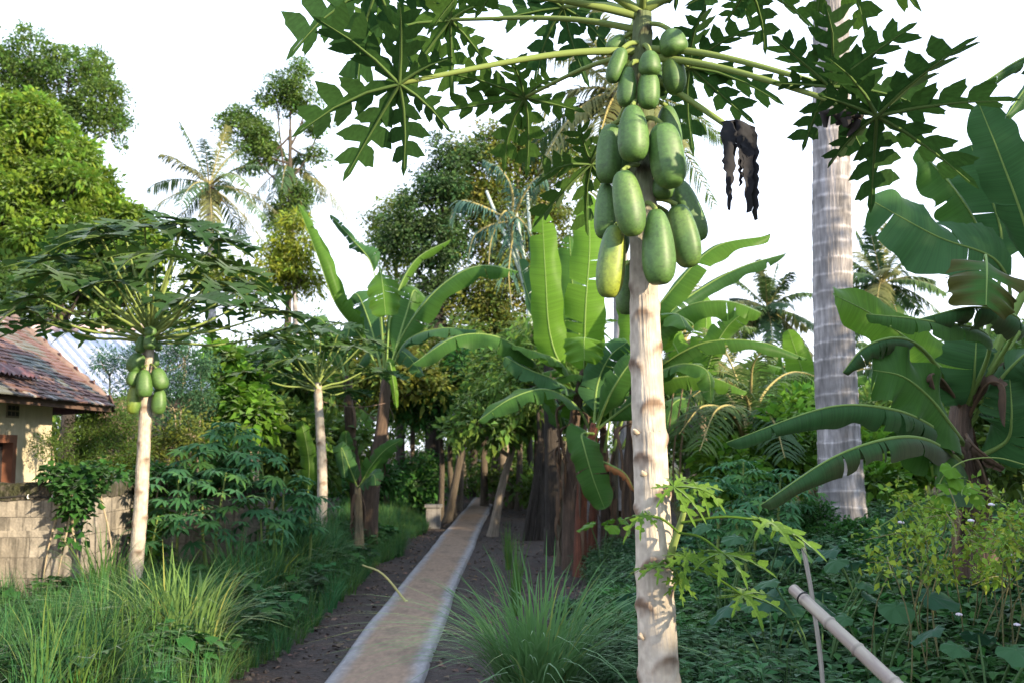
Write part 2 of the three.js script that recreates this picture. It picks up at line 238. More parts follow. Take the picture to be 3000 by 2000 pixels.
// far coconut palm with a full head of fronds
function cocoPalm(label, base, head, o = {}) {
  const r = rng(o.seed || 5), palm = thing('coconut_palm', label, 'palm tree', o.group), mid = base.clone().lerp(head, 0.5).add(V(o.bend || 0.2, 0, 0));
  mesh('trunk', ringedTrunk([base.clone().add(V(0, -0.3, 0)), mid, head], o.r0 || 0.17, o.r1 || 0.11, { foot: 0.1, seg: 12, n: 60 }), M.palmTrunkV, palm);
  const n = o.n || 18, L = o.L || 3.4;
  for (let i = 0; i < n; i++) {
    const az = i * 2.399 + r.r(-0.25, 0.25) + (o.spin || 0), el = lerp(1.35, -0.55, Math.pow((i + 0.5) / n, 0.9)) + r.r(-0.12, 0.12), l = L * r.r(0.82, 1.08), h = V(Math.cos(az), 0, Math.sin(az)), up = Math.sin(el), out = Math.cos(el), sag = (o.sag ?? 0.45) * r.r(0.7, 1.3);
    const P = (t) => head.clone().addScaledVector(h, l * out * t * (1 - 0.12 * t)).add(V(0, l * (up * t - sag * t * t * (0.35 + 0.65 * out)), 0));
    addFrond(palm, [P(0), P(0.25), P(0.5), P(0.75), P(1)], { seed: i + 7 * (o.seed || 5), len: o.len || 0.75, n: o.leaflets || 40, w: o.lw || 0.05, droop: (o.droop ?? 0.75) * r.r(0.7, 1.3), kind: o.kinds ? o.kinds[i % o.kinds.length] : [0, 0, 1, 3, 0, 2][i % 6], loss: 0.08, face: Math.abs(el) > 1.1 ? h.clone().multiplyScalar(-1) : V(0, 1, 0) });
  }
  const nut = new THREE.IcosahedronGeometry(1, 2);
  for (let i = 0; i < (o.nuts ?? 9); i++) { const a = i * 2.4, m = mesh('coconut', nut, i % 3 ? M.nut : M.nutGreen, palm); m.position.copy(head).add(V(Math.cos(a) * 0.28 * r.r(0.7, 1.3), -0.22 - 0.28 * r(), Math.sin(a) * 0.28 * r.r(0.7, 1.3))); m.scale.set(0.105, 0.135, 0.105); m.rotation.set(r() * 2, r() * 3, 0); }
  { const mb = new MB(); for (let i = 0; i < 16; i++) { const a = r() * 6.28, p = head.clone().add(V(Math.cos(a) * 0.1, -0.05, Math.sin(a) * 0.1)), q = p.clone().add(V(Math.cos(a) * 0.3 * r(), -r.r(0.3, 0.75), Math.sin(a) * 0.3 * r())); tube(mb, [p, p.clone().lerp(q, 0.4).add(V(0, 0.06, 0)), q], [0.03, 0.022, 0.006], 5); } mesh('husk', mb, M.husk, palm); }
  return palm;
}
M.palmTrunkV = matte(0.42, 0.385, 0.37, { map: tBark, bumpMap: tBarkBump, bumpScale: 0.012, vertexColors: true }); M.nut = matte(0.26, 0.17, 0.05, { roughness: 0.6 }); M.nutGreen = matte(0.18, 0.19, 0.04, { roughness: 0.6 });

// leaf sprays for crowns and bushes
function spray(seed, n, len, wid, spread, o = {}) {
  const r = rng(seed), mb = new MB();
  for (let i = 0; i < n; i++) {
    const d = V(r.g(), (o.rise ?? 0.25) + r.g() * 0.7, r.g()).normalize(), p = d.clone().multiplyScalar(spread * Math.cbrt(r.r(0.05, 1))).add(V(0, 0, 0)), dir = d.clone().add(V(r.g() * 0.6, r.g() * 0.4 - (o.hang ?? 0.3), r.g() * 0.6)).normalize();
    let s = dir.clone().cross(V(r.g() * 0.5, 1, r.g() * 0.5)).normalize(); const nn = s.clone().cross(dir).normalize(), L = len * r.r(0.7, 1.25), w = wid * r.r(0.8, 1.2);
    const a = mb.v(p, 0, 0.5), b = mb.v(p.clone().addScaledVector(dir, L * 0.42).addScaledVector(s, w / 2).addScaledVector(nn, w * 0.18), 0.4, 0), c = mb.v(p.clone().addScaledVector(dir, L).addScaledVector(nn, -L * 0.18), 1, 0.5), e = mb.v(p.clone().addScaledVector(dir, L * 0.42).addScaledVector(s, -w / 2).addScaledVector(nn, w * 0.18), 0.4, 1), m = mb.v(p.clone().addScaledVector(dir, L * 0.45), 0.45, 0.5);
    mb.tri(a, b, m); mb.tri(b, c, m); mb.tri(a, m, e); mb.tri(m, c, e);
  }
  return mb.geometry();
}
const SPRAY = {
  broad: spray(1, 14, 0.17, 0.085, 0.26), small: spray(2, 20, 0.10, 0.048, 0.24), fine: spray(3, 30, 0.075, 0.022, 0.22, { hang: 0 }), long: spray(4, 14, 0.22, 0.05, 0.24, { hang: 0.5 }), dense: spray(5, 22, 0.13, 0.065, 0.28),
};
const leafTint = (r, hue = 0.18, val = 0.3) => () => { const k = 1 + r.g() * val, h = r.g() * hue; return rgb(k * (1 + h), k, k * (1 - h * 0.5)); };
// points on the skin of lumpy lobes; each lobe [centre, radius vector, twigs, sprays per twig]
function lobePoints(lobes, r, out, ends, sc = 1) {
  for (const [c, R, twigs, per] of lobes) for (let i = 0; i < twigs; i++) {
    const d = V(r.g(), r.g() + 0.15, r.g()).normalize(), k = r.r(0.62, 1.0), e = c.clone().add(V(d.x * R.x * k, d.y * R.y * k, d.z * R.z * k)), s = Math.min(R.x, R.y, R.z) * r.r(0.22, 0.40);
    ends.push([c, e]);
    for (let j = 0; j < per; j++) out.push(place(e.clone().add(V(r.g() * s, r.g() * s * 0.7, r.g() * s)), r.r(-0.6, 0.6), r.r(0, 6.28), r.r(-0.6, 0.6), r.r(0.7, 1.25) * sc));
  }
}
function tree(label, o) {
  const r = rng(o.seed || 1), t = thing(o.name || 'tree', label, 'tree', o.group), list = [], ends = [];
  lobePoints(o.lobes, r, list, ends);
  const n = o.trunk.length, mb = new MB(); tube(mb, curve(o.trunk, 24), (k, f) => lerp(o.r0 || 0.2, o.r1 || 0.08, f) + (o.foot ?? 0.06) * Math.exp(-f * 14), 12, { us: 2, wob: (a, l) => 0.02 * (noise(a * 6, l * 1.4, 6) - 0.5) });
  mesh('trunk', mb, o.bark || M.trunk, t);
  const bm = new MB(), top = o.trunk[n - 1], lo = o.trunk[n - 2];
  for (const [c] of o.lobes) { const from = top.clone().lerp(lo, r.r(0, 0.5)), mid = from.clone().lerp(c, 0.5).add(V(0, -0.12 * from.distanceTo(c), 0)); tube(bm, curve([from, mid, c], 8), (k, f) => lerp((o.r1 || 0.08) * 0.8, 0.025, f), 6); }
  ends.forEach(([c, e], i) => { if (i % 2 === 0) tube(bm, [c, c.clone().lerp(e, 0.5).add(V(0, -0.05, 0)), e], [0.022, 0.015, 0.006], 4, { open: true }); });
  mesh('branches', bm, o.bark || M.trunk, t);
  copies('crown', o.spray || SPRAY.broad, o.leaf, list, t, leafTint(r, o.hue, o.val));
  return t;
}
function bush(name, label, category, lobes, sp, leaf, o = {}) { // a shrub: stems and a lumpy mass of leaves
  const r = rng(o.seed || 3), t = thing(name, label, category, o.group), list = [], ends = []; lobePoints(lobes, r, list, ends, o.s || 1);
  lobes.forEach(([c, R]) => { const mb = new MB(), g = V(c.x + r.r(-0.2, 0.2), groundY(c.x, c.z) - 0.1, c.z); tube(mb, curve([g, g.clone().lerp(c, 0.5).add(V(r.r(-0.1, 0.1), 0, 0)), c], 6), (k, f) => lerp(o.stem || 0.03, 0.01, f), 6); ends.forEach(([k, e], i) => { if (k === c && i % 2 === 0) tube(mb, [c, c.clone().lerp(e, 0.5), e.clone().add(V(0, 0.06, 0))], [0.010, 0.007, 0.003], 4, { open: true }); }); mesh('stem', mb, o.bark || M.twig, t); });
  copies('foliage', sp, leaf, list, t, leafTint(r, o.hue, o.val)); return t;
}
const L = (px, py, d, rx, ry, rz, tw, per) => [at(px, py, d), V(rx, ry, rz), tw, per];   // lobe helper

// grass: one tuft of arching blades
function tuft(seed, n, h, o = {}) {
  const r = rng(seed), mb = new MB(o.color);
  for (let i = 0; i < n; i++) {
    const a = r() * 6.28, rad = (o.base || 0.07) * Math.sqrt(r()), p = V(Math.cos(a) * rad, -0.03, Math.sin(a) * rad), b = a + r.g() * 0.7, lean = (o.lean || 0.55) * r.r(0.15, 1.3), H = h * r.r(0.55, 1.1), w = (o.w || 0.008) * r.r(0.7, 1.3), d = V(Math.cos(b), 0, Math.sin(b)), s = V(-Math.sin(b), 0, Math.cos(b)), dry = r() < (o.dry || 0) ? [2.0, 1.25, 1.1] : [1, 1, 1];
    let prev = null; const NS = o.seg || 4;
    for (let q = 0; q <= NS; q++) { const x = q / NS, pp = p.clone().addScaledVector(d, H * lean * x * x).add(V(0, H * (x - 0.42 * lean * x * x * x), 0)), ww = w * (1 - Math.pow(x, 2.2)) + 0.0006, row = [mb.v(pp.clone().addScaledVector(s, -ww / 2), 0, x, dry), mb.v(pp.clone().addScaledVector(s, ww / 2), 1, x, dry)]; if (prev) mb.quad(prev[0], prev[1], row[1], row[0]); prev = row; }
  }
  return mb.geometry();
}
// palmate cassava leaf: narrow leaflets round a point, stalk behind
function cassavaLeaf(seed, R, n = 7) {
  const r = rng(seed), mb = new MB();
  for (let k = 0; k < n; k++) { const th = (k / (n - 1) * 2 - 1) * 1.9 + r.r(-0.08, 0.08), Lk = R * (1 - 0.3 * Math.abs(k / (n - 1) * 2 - 1)) * r.r(0.9, 1.1), u = V(Math.sin(th), 0, Math.cos(th)), s = V(Math.cos(th), 0, -Math.sin(th)), dr = r.r(0.25, 0.6); let prev = null;
    for (let q = 0; q <= 4; q++) { const x = q / 4, w = R * 0.25 * [0.12, 0.62, 1, 0.72, 0.03][q], c = u.clone().multiplyScalar(Lk * x).add(V(0, Lk * (0.12 * x - dr * x * x), 0)), row = [mb.v(c.clone().addScaledVector(s, -w / 2).add(V(0, w * 0.14, 0)), 0, x), mb.v(c, 0.5, x), mb.v(c.clone().addScaledVector(s, w / 2).add(V(0, w * 0.14, 0)), 1, x)]; if (prev) { mb.quad(prev[0], prev[1], row[1], row[0]); mb.quad(prev[1], prev[2], row[2], row[1]); } prev = row; } }
  const c = [V(0, 0, 0), V(0, -R * 0.12, -R * 0.5), V(0, -R * 0.5, -R * 1.0)]; tube(mb, c, [0.004, 0.0045, 0.005], 4, { open: true });
  return mb.geometry();
}
// heart-shaped leaf (taro, gourd)
function heartLeaf(seed, Lh, Wd) {
  const r = rng(seed), mb = new MB(), n = 28, hub = mb.v(V(0, 0, 0), 0.5, 0.3), ring = [], mid = [];
  for (let i = 0; i <= n; i++) { const a = i / n * 2 * Math.PI, q = Math.cos(a), k = (0.62 + 0.38 * q) * (1 - 0.55 * Math.exp(-Math.pow((a - Math.PI) / 0.35, 2))) + 0.25 * (1 - q) * 0.6, x = Math.sin(a) * Wd * 0.62 * (0.75 + 0.25 * k), z = (q > 0 ? q * Lh * 0.72 : q * Lh * 0.30) * (1 - 0.5 * Math.exp(-Math.pow((a - Math.PI) / 0.4, 2))), y = 0.05 * Lh * Math.sin(a * 6 + seed) + 0.03 * Lh * Math.sin(a * 11) - 0.30 * (x * x + z * z * 0.6) / Lh;
    ring.push(mb.v(V(x, y, z), 0.5 + x, z)); mid.push(mb.v(V(x * 0.5, y * 0.35 + Math.abs(x) * 0.05, z * 0.5), 0.5 + x / 2, z / 2)); }
  for (let i = 0; i < n; i++) { mb.tri(hub, mid[i], mid[i + 1]); mb.quad(mid[i], ring[i], ring[i + 1], mid[i + 1]); }
  return mb.geometry();
}
// height of the ground: path level in the middle, banks on both sides
function groundY(x, z) {
  const d = -z, right = 0.50 * smooth(1.0, 3.6, x - 0.04 * Math.max(0, d - 12)) * smooth(2, 7, d) * (1 - 0.4 * smooth(25, 50, d)), left = 0.16 * smooth(-1.75, -2.35, x + 0.14 * (noise(z * 0.9, 4) - 0.5)), far = 0.0;
  const off = Math.abs(x + 0.85) > 0.34 ? 1 : 0;
  return right + left + far + off * (0.05 * (fbm(x * 1.3 + 40, z * 1.3 + 90, 4) - 0.55) + 0.02 * (fbm(x * 7 + 9, z * 7 + 300, 3) - 0.5)) * smooth(0.30, 0.45, Math.abs(x + 0.85)) - 0.03;
}

// ---------------------------------------------------------------- ground and path
{
  const xs = [], zs = []; for (let x = -6; x <= 6.001; x += 0.12) xs.push(x); for (let k = 1, x = 6; x < 420; k++) { x += 0.25 * Math.pow(1.16, k); xs.push(x); xs.unshift(-x); }
  for (let z = -3; z >= -30; z -= 0.14) zs.push(z); for (let k = 1, z = -30; z > -420; k++) { z -= 0.4 * Math.pow(1.16, k); zs.push(z); } for (let k = 1, z = -3; z < 60; k++) { z += 0.4 * Math.pow(1.25, k); zs.unshift(z); }
  const mb = new MB(), W = xs.length;
  for (const z of zs) for (const x of xs) mb.v(V(x, groundY(x, z), z), x * 0.5, z * 0.5);
  for (let j = 0; j + 1 < zs.length; j++) for (let i = 0; i + 1 < W; i++) mb.quad(j * W + i, (j + 1) * W + i, (j + 1) * W + i + 1, j * W + i + 1);
  const g = mb.geometry(); { const ix = g.index.array; for (let i = 0; i < ix.length; i += 3) { const t = ix[i + 1]; ix[i + 1] = ix[i + 2]; ix[i + 2] = t; } g.computeVertexNormals(); }
  structure('ground', g, matte(0.070, 0.052, 0.043, { map: tSoil, bumpMap: tSoilBump, bumpScale: 0.03, side: THREE.FrontSide }), 'dark brown trodden soil on both sides of the path', 'ground');
  const pb = new MB(), n = 240; let prev = null;
  for (let k = 0; k <= n; k++) { const z = lerp(-2, -33, k / n), j = (s) => 0.05 * (fbm(z * 0.45 + s * 31, s * 7 + 50, 6) - 0.5), c = -0.85 + 0.06 * Math.sin(z * 0.13), x0 = c - 0.31 + j(1), x1 = c + 0.31 + j(2), y = 0.014 + 0.006 * noise(z * 1.5, 9), row = [[x0 - 0.015, -0.06, 0], [x0, y - 0.012, 0.01], [x0 + 0.03, y, 0.04], [lerp(x0, x1, 0.5), y + 0.006, 0.5], [x1 - 0.03, y, 0.96], [x1, y - 0.012, 0.99], [x1 + 0.015, -0.06, 1]].map(([x, yy, u]) => pb.v(V(x, yy, z), u, z / 3.1));
    if (prev) for (let i = 0; i < 6; i++) pb.quad(prev[i], prev[i + 1], row[i + 1], row[i]); prev = row; }
  structure('concrete_path', pb, matte(0.40, 0.385, 0.37, { map: tPath, bumpMap: tFine, bumpScale: 0.004 }), 'narrow straight concrete path stained brown along its middle', 'path');
}

// ---------------------------------------------------------------- house, roofs and block wall
{
  const h = thing('house', 'small cream plastered house with weathered red roof behind the block wall', 'house');
  const X = -4.75, Z1 = -10.4, Z0 = -5.2, wz0 = -9.64, wz1 = -8.4, wy0 = 0.7, wy1 = 1.62, top = 2.02;
  const wall = new MB(); wall.box(X - 0.14, -0.1, Z1, X, wy0, Z0); wall.box(X - 0.14, wy1, Z1, X, top, Z0); wall.box(X - 0.14, wy0, Z1, X, wy1, wz0); wall.box(X - 0.14, wy0, wz1, X, wy1, Z0); wall.box(X - 2.6, -0.1, Z0 - 0.14, X - 0.14, top, Z0); wall.box(X - 2.74, -0.1, Z1, X - 2.6, top, Z0);
  mesh('wall', wall, matte(0.62, 0.54, 0.38, { map: tPlaster, bumpMap: tFine, bumpScale: 0.003 }), h);
  const brick = new MB(); const bm = matte(0.30, 0.20, 0.14, { map: tBlock });
  { const b = mesh('end_wall', new MB().box(X - 2.6, -0.1, Z1 - 0.02, X - 0.145, top, Z1 + 0.12), matte(0.28, 0.22, 0.17, { map: tBlock }), h); }
  const win = new MB(), fr = 0.075, fx = X + 0.022; win.box(X - 0.10, wy0, wz0, fx, wy1, wz0 + fr); win.box(X - 0.10, wy0, wz1 - fr, fx, wy1, wz1); win.box(X - 0.10, wy1 - fr, wz0 + fr, fx, wy1, wz1 - fr); win.box(X - 0.10, wy0, wz0 + fr, fx, wy0 + fr, wz1 - fr); win.box(X - 0.085, wy0 + fr, -9.03, X - 0.01, wy1 - fr, -8.98);
  const w = mesh('window', win, matte(0.22, 0.085, 0.045, { map: tMottle, roughness: 0.7 }), h); w.userData.label = 'red brown wooden window frame';
  mesh('pane', new MB().box(X - 0.085, wy0 + fr, wz0 + fr, X - 0.075, wy1 - fr, wz1 - fr), new THREE.MeshPhysicalMaterial({ color: rgb(0.02, 0.022, 0.025), roughness: 0.25, clearcoat: 0.5 }), w);
  { const vz = -9.66, vy = 1.80, f = mesh('vent', new MB().box(X + 0.001, vy - 0.02, vz - 0.02, X + 0.009, vy + 0.115, vz + 0.22), matte(0.20, 0.16, 0.11), h), dk = matte(0.03, 0.028, 0.025); for (let i = 0; i < 3; i++) for (let j = 0; j < 2; j++) mesh('vent_slot', new MB().box(X + 0.010, vy + j * 0.055, vz + i * 0.075, X + 0.016, vy + j * 0.055 + 0.04, vz + i * 0.075 + 0.05), dk, f); }
  // hipped roof: eave along the lit wall, ridge behind it, hip at the far end
  const e0 = V(-4.28, 1.98, -5.0), e1 = V(-4.42, 1.97, -11.0), r0 = V(-5.95, 2.98, -5.0), r1 = V(-5.95, 2.98, -11.9), b0 = V(-7.6, 1.97, -5.0), b1 = V(-7.5, 1.97, -13.6), hipEnd = V(-5.0, 1.97, -13.4);
  const deck = new MB(); const fan = (a, b, c, d) => { const t = 0.05, v = (p, k) => deck.v(p.clone().add(V(0, -k * t, 0)), p.x, p.z); for (const k of [0, 1]) { deck.tri(v(a, k), v(b, k), v(c, k)); if (d) deck.tri(v(a, k), v(c, k), v(d, k)); } const ring = d ? [a, b, c, d] : [a, b, c]; ring.forEach((p, i) => { const q = ring[(i + 1) % ring.length]; deck.quad(v(p, 0), v(q, 0), v(q, 1), v(p, 1)); }); };
  fan(e0, e1, r1, r0); fan(r0, r1, b1, b0); fan(e1, b1, r1);
  const roof = mesh('roof', deck.geometry(true), matte(0.16, 0.075, 0.055, { map: tMottle }), h);
  // small clay shingles lapped in courses
  const tl = new MB(); tl.box(-0.055, 0, -0.10, 0.055, 0.014, 0.10); const r = rng(9), list = [], tones = [];
  const cover = (a, b, c, d) => { const u = b.clone().sub(a), len = u.length(), up = d.clone().sub(a), nn = u.clone().cross(up).normalize(); if (nn.y < 0) nn.negate(); const dirU = u.clone().normalize(), dirV = nn.clone().cross(dirU); if (dirV.dot(up) < 0) dirV.negate(); const Ht = up.dot(dirV), rows = Math.floor(Ht / 0.085), mt = new THREE.Matrix4();
    for (let j = 0; j <= rows; j++) { const f = j / rows, s = up.dot(dirU) * f, eL = lerp(0, 1, 0), x0 = a.clone().lerp(d, f), x1 = b.clone().lerp(c, f), n = Math.ceil(x0.distanceTo(x1) / 0.115);
      for (let i = 0; i < n; i++) { const p = x0.clone().lerp(x1, (i + (j % 2 ? 0.5 : 0) + r.r(-0.06, 0.06)) / n).addScaledVector(nn, 0.012 + r.r(0, 0.012)), wv = dirV.clone().addScaledVector(nn, -0.10 + r.r(-0.03, 0.03)).normalize(), uv = dirU.clone().addScaledVector(wv, r.r(-0.05, 0.05)).normalize(), nv = wv.clone().cross(uv).normalize(); if (nv.y < 0) nv.negate();
        mt.makeBasis(uv, nv, uv.clone().cross(nv)); mt.setPosition(p); list.push(mt.clone()); const m = fbm(p.x * 1.7 + 20, p.z * 1.7 + p.y * 3, 3), moss = smooth(0.55, 0.72, fbm(p.x * 3 + 7, p.z * 3 + 70, 3)), k = r.r(0.88, 1.12) * (0.75 + 0.5 * m); tones.push(r() < 0.035 ? rgb(2.4, 3.2, 3.4) : rgb(k * lerp(1.15, 0.95, moss), k * lerp(0.95, 1.5, moss), k * lerp(0.95, 1.5, moss))); } } };
  cover(e0, e1, r1, r0); cover(e1, b1, r1, r1);
  const ti = copies('shingles', tl.geometry(true), matte(0.125, 0.084, 0.076, { roughness: 0.95 }), list, roof, (i) => tones[i]); ti.userData.label = 'small weathered red shingles';
  mesh('hip_cap', tube(new MB(), curve([e1.clone().add(V(0, 0.03, 0)), r1.clone().add(V(0, 0.04, 0))], 16), () => 0.055, 8, { wob: (a, l) => 0.012 * Math.sin(l * 28) }), matte(0.26, 0.17, 0.13, { map: tMottle }), roof);
  mesh('fascia', new MB().box(-4.40, 1.885, -10.96, -4.365, 1.945, -5.0), matte(0.10, 0.06, 0.045), h);
  // sheet of corrugated metal laid over the roof edge
  const sh = new MB(); { const n = 120; let pr = null; for (let k = 0; k <= n; k++) { const z = lerp(-9.55, -5.0, k / n), wv = 0.018 * Math.sin(k / n * 4.55 / 0.09 * 2 * Math.PI), lo = lerp(-4.50, -4.40, k / n), hi = lerp(-4.62, -5.2, smooth(0, 0.5, k / n)), yl = 2.16 + wv, yh = yl + (lo - hi) * 0.62, row = [sh.v(V(lo, yl, z), z, 0), sh.v(V(hi, yh, z), z, 1), sh.v(V(hi, yh - 0.012, z), z, 1), sh.v(V(lo, yl - 0.012, z), z, 0)]; if (pr) for (let i = 0; i < 4; i++) sh.quad(pr[i], pr[(i + 1) % 4], row[(i + 1) % 4], row[i]); pr = row; } }
  mesh('awning', sh, matte(0.15, 0.055, 0.055, { roughness: 0.6, map: tMottle }), h).userData.label = 'dark red corrugated sheet over the eave';
}
{
  const h = thing('outbuilding', 'low outbuilding with a pale ribbed metal roof behind the house', 'building');
  const a = at(60, 972, 19), b = at(470, 985, 19), c = at(640, 1150, 15.5), d = at(215, 1150, 15.5); b.y = a.y; c.y = d.y;
  const u = b.clone().sub(a), v = d.clone().sub(a), nn = v.clone().cross(u).normalize(); if (nn.y < 0) nn.negate();
  const mb = new MB(), P = (s, t, k) => a.clone().lerp(b, s).lerp(d.clone().lerp(c, s), t).addScaledVector(nn, k), N = 15;
  for (let i = 0; i < N; i++) { const s0 = i / N, s1 = (i + 1) / N, e = 0.10 / N, rows = [[s0, 0], [s0 + e, 0.05], [s0 + 3 * e, 0.05], [s0 + 4 * e, 0], [s1, 0]].map(([s, k]) => [0, 0.35, 0.7, 1].map(t => mb.v(P(s, t, k), s * 8, t * 6)));
    for (let q = 0; q < 4; q++) for (let t = 0; t < 3; t++) mb.quad(rows[q][t], rows[q][t + 1], rows[q + 1][t + 1], rows[q + 1][t]); }
  mesh('roof', mb.geometry(true), new THREE.MeshPhysicalMaterial({ color: rgb(0.60, 0.62, 0.68), roughness: 0.55, metalness: 0.15, map: tPlaster, side: THREE.DoubleSide }), h);
  mesh('ridge_cap', tube(new MB(), [P(-0.01, -0.005, 0.06), P(1.0, -0.005, 0.06)], [0.09, 0.09], 8), matte(0.50, 0.36, 0.33), h);
  const w = new MB(); w.box(d.x + 0.3, -0.1, d.z - 0.35, c.x - 0.2, d.y - 0.06, d.z - 0.2); w.box(d.x + 0.3, -0.1, a.z + 0.4, d.x + 0.45, d.y - 0.06, d.z - 0.35); mesh('wall', w, matte(0.34, 0.24, 0.18, { map: tBlock }), h);
}
{ // block wall: courses of blocks with raked joints, mossy coping
  const w = thing('block_wall', 'stained grey concrete block wall with mossy top beside the house', 'wall'), r = rng(31), Zf = -9.0, x1 = -3.86, bh = 0.176, bl = 0.40, gap = 0.005, topY = 1.05;
  const mats = [0, 1, 2, 3].map(i => matte(0.40 - 0.03 * i, 0.385 - 0.03 * i, 0.36 - 0.03 * i, { map: (() => { const t = tBlock.clone(); t.offset.set(i * 0.27, i * 0.41); t.repeat.set(1.3, 1.3); t.needsUpdate = true; return t; })(), bumpMap: tFine, bumpScale: 0.006 }));
  const core = new MB(); core.box(-7.2, -0.2, Zf - 0.135, x1 - 0.012, topY, Zf - 0.007); core.box(x1 - 0.13, -0.2, -10.55, x1 - 0.012, topY, Zf - 0.135); core.box(x1 - 0.012, -0.2, -10.54, -2.55, topY - 0.02, -10.42);
  mesh('mortar', core, matte(0.37, 0.35, 0.325, { map: tBlock }), w);
  const block = (x0, y0, z0, xx, y1, zz) => mesh('block', new MB().box(x0 + gap / 2, y0 + gap / 2, z0, xx - gap / 2, y1 - gap / 2, zz).geometry(true), mats[Math.floor(r() * 4)], w);
  for (let j = 0; j < 7; j++) { const y0 = -0.17 + j * bh, y1 = Math.min(topY, y0 + bh); let x = x1 - (j % 2 ? bl / 2 : bl); let xr = x1; while (xr > -7.1) { block(Math.max(x, -7.2), y0, Zf - 0.06 - 0.004, xr, y1, Zf + r.r(-0.001, 0.004)); xr = x; x -= bl; }
    let z = Zf - 0.068; let k = 0; while (z > -10.38) { const z1 = Math.max(-10.40, z - (k++ || j % 2 ? bl : bl / 2)); const m = mesh('block', new MB().box(x1 - 0.05, y0 + gap / 2, z1 + gap / 2, x1 + r.r(0, 0.004), y1 - gap / 2, z - gap / 2).geometry(true), mats[Math.floor(r() * 4)], w); z = z1; }
    let xb = x1 + 0.012; k = 0; while (xb < -2.6) { const xe = Math.min(-2.56, xb + (k++ || j % 2 ? bl : bl / 2)); block(xb, y0, -10.47, xe, y1 - 0.02, -10.412 + r.r(0, 0.004)); xb = xe; } }
  const cop = new MB(), n = 60; const coping = (p, q, wd) => { let prev = null; const dir = q.clone().sub(p).normalize(), s = V(-dir.z, 0, dir.x); for (let k = 0; k <= n; k++) { const c = p.clone().lerp(q, k / n), b = 0.02 * (noise(k * 0.37 + p.z, 8) - 0.5), row = [[-wd, -0.10], [-wd, 0.02 + b], [-wd * 0.5, 0.05 + b], [wd * 0.5, 0.052 + b], [wd, 0.018 + b], [wd, -0.10 + b]].map(([o, y]) => cop.v(c.clone().addScaledVector(s, o).add(V(0, y, 0)), k / n * 5, o * 3 + y)); if (prev) for (let i = 0; i < 5; i++) cop.quad(prev[i], prev[i + 1], row[i + 1], row[i]); prev = row; } for (const k of [0, n]) { const b0 = cop.p.length / 3 - 6 * (k ? 1 : n + 1); cop.quad(b0, b0 + 1, b0 + 4, b0 + 5); cop.quad(b0 + 1, b0 + 2, b0 + 3, b0 + 4); } };
  coping(V(-7.2, topY + 0.09, Zf - 0.066), V(x1 + 0.015, topY + 0.09, Zf - 0.066), 0.085); coping(V(x1 - 0.066, topY + 0.086, Zf - 0.16), V(x1 - 0.066, topY + 0.086, -10.56), 0.083); coping(V(x1 + 0.02, topY + 0.06, -10.48), V(-2.5, topY + 0.06, -10.48), 0.08);
  const tMoss = texture(256, 256, (u, v) => { const a = fbm(u * 12, v * 12, 5, 12), k = 0.5 + 0.5 * fbm(u * 40, v * 40, 3, 40), s = smooth(0.42, 0.6, a); return [k * lerp(0.60, 0.40, s), k * lerp(0.56, 0.42, s), k * lerp(0.50, 0.24, s)]; });
  mesh('coping', cop, matte(0.36, 0.36, 0.36, { map: tMoss, bumpMap: tFine, bumpScale: 0.02 }), w).userData.label = 'dark mossy coping';
  const cb = thing('cable', 'thin black cable strung along the top of the block wall', 'cable'); const pts = []; for (let k = 0; k <= 20; k++) { const x = lerp(-6.5, -3.95, k / 20); pts.push(V(x, 1.075 - 0.02 * Math.abs(Math.sin(k * 0.55)) , Zf + 0.024)); }
  line('wire', pts, 0.008, 0.008, matte(0.02, 0.02, 0.02), cb, 6, 60); for (const x of [-4.28, -4.06]) { const c = mesh('clip', new THREE.TorusGeometry(0.016, 0.006, 6, 10), matte(0.7, 0.7, 0.7), cb); c.position.set(x, 1.068, Zf + 0.024); c.rotation.y = Math.PI / 2; }
}

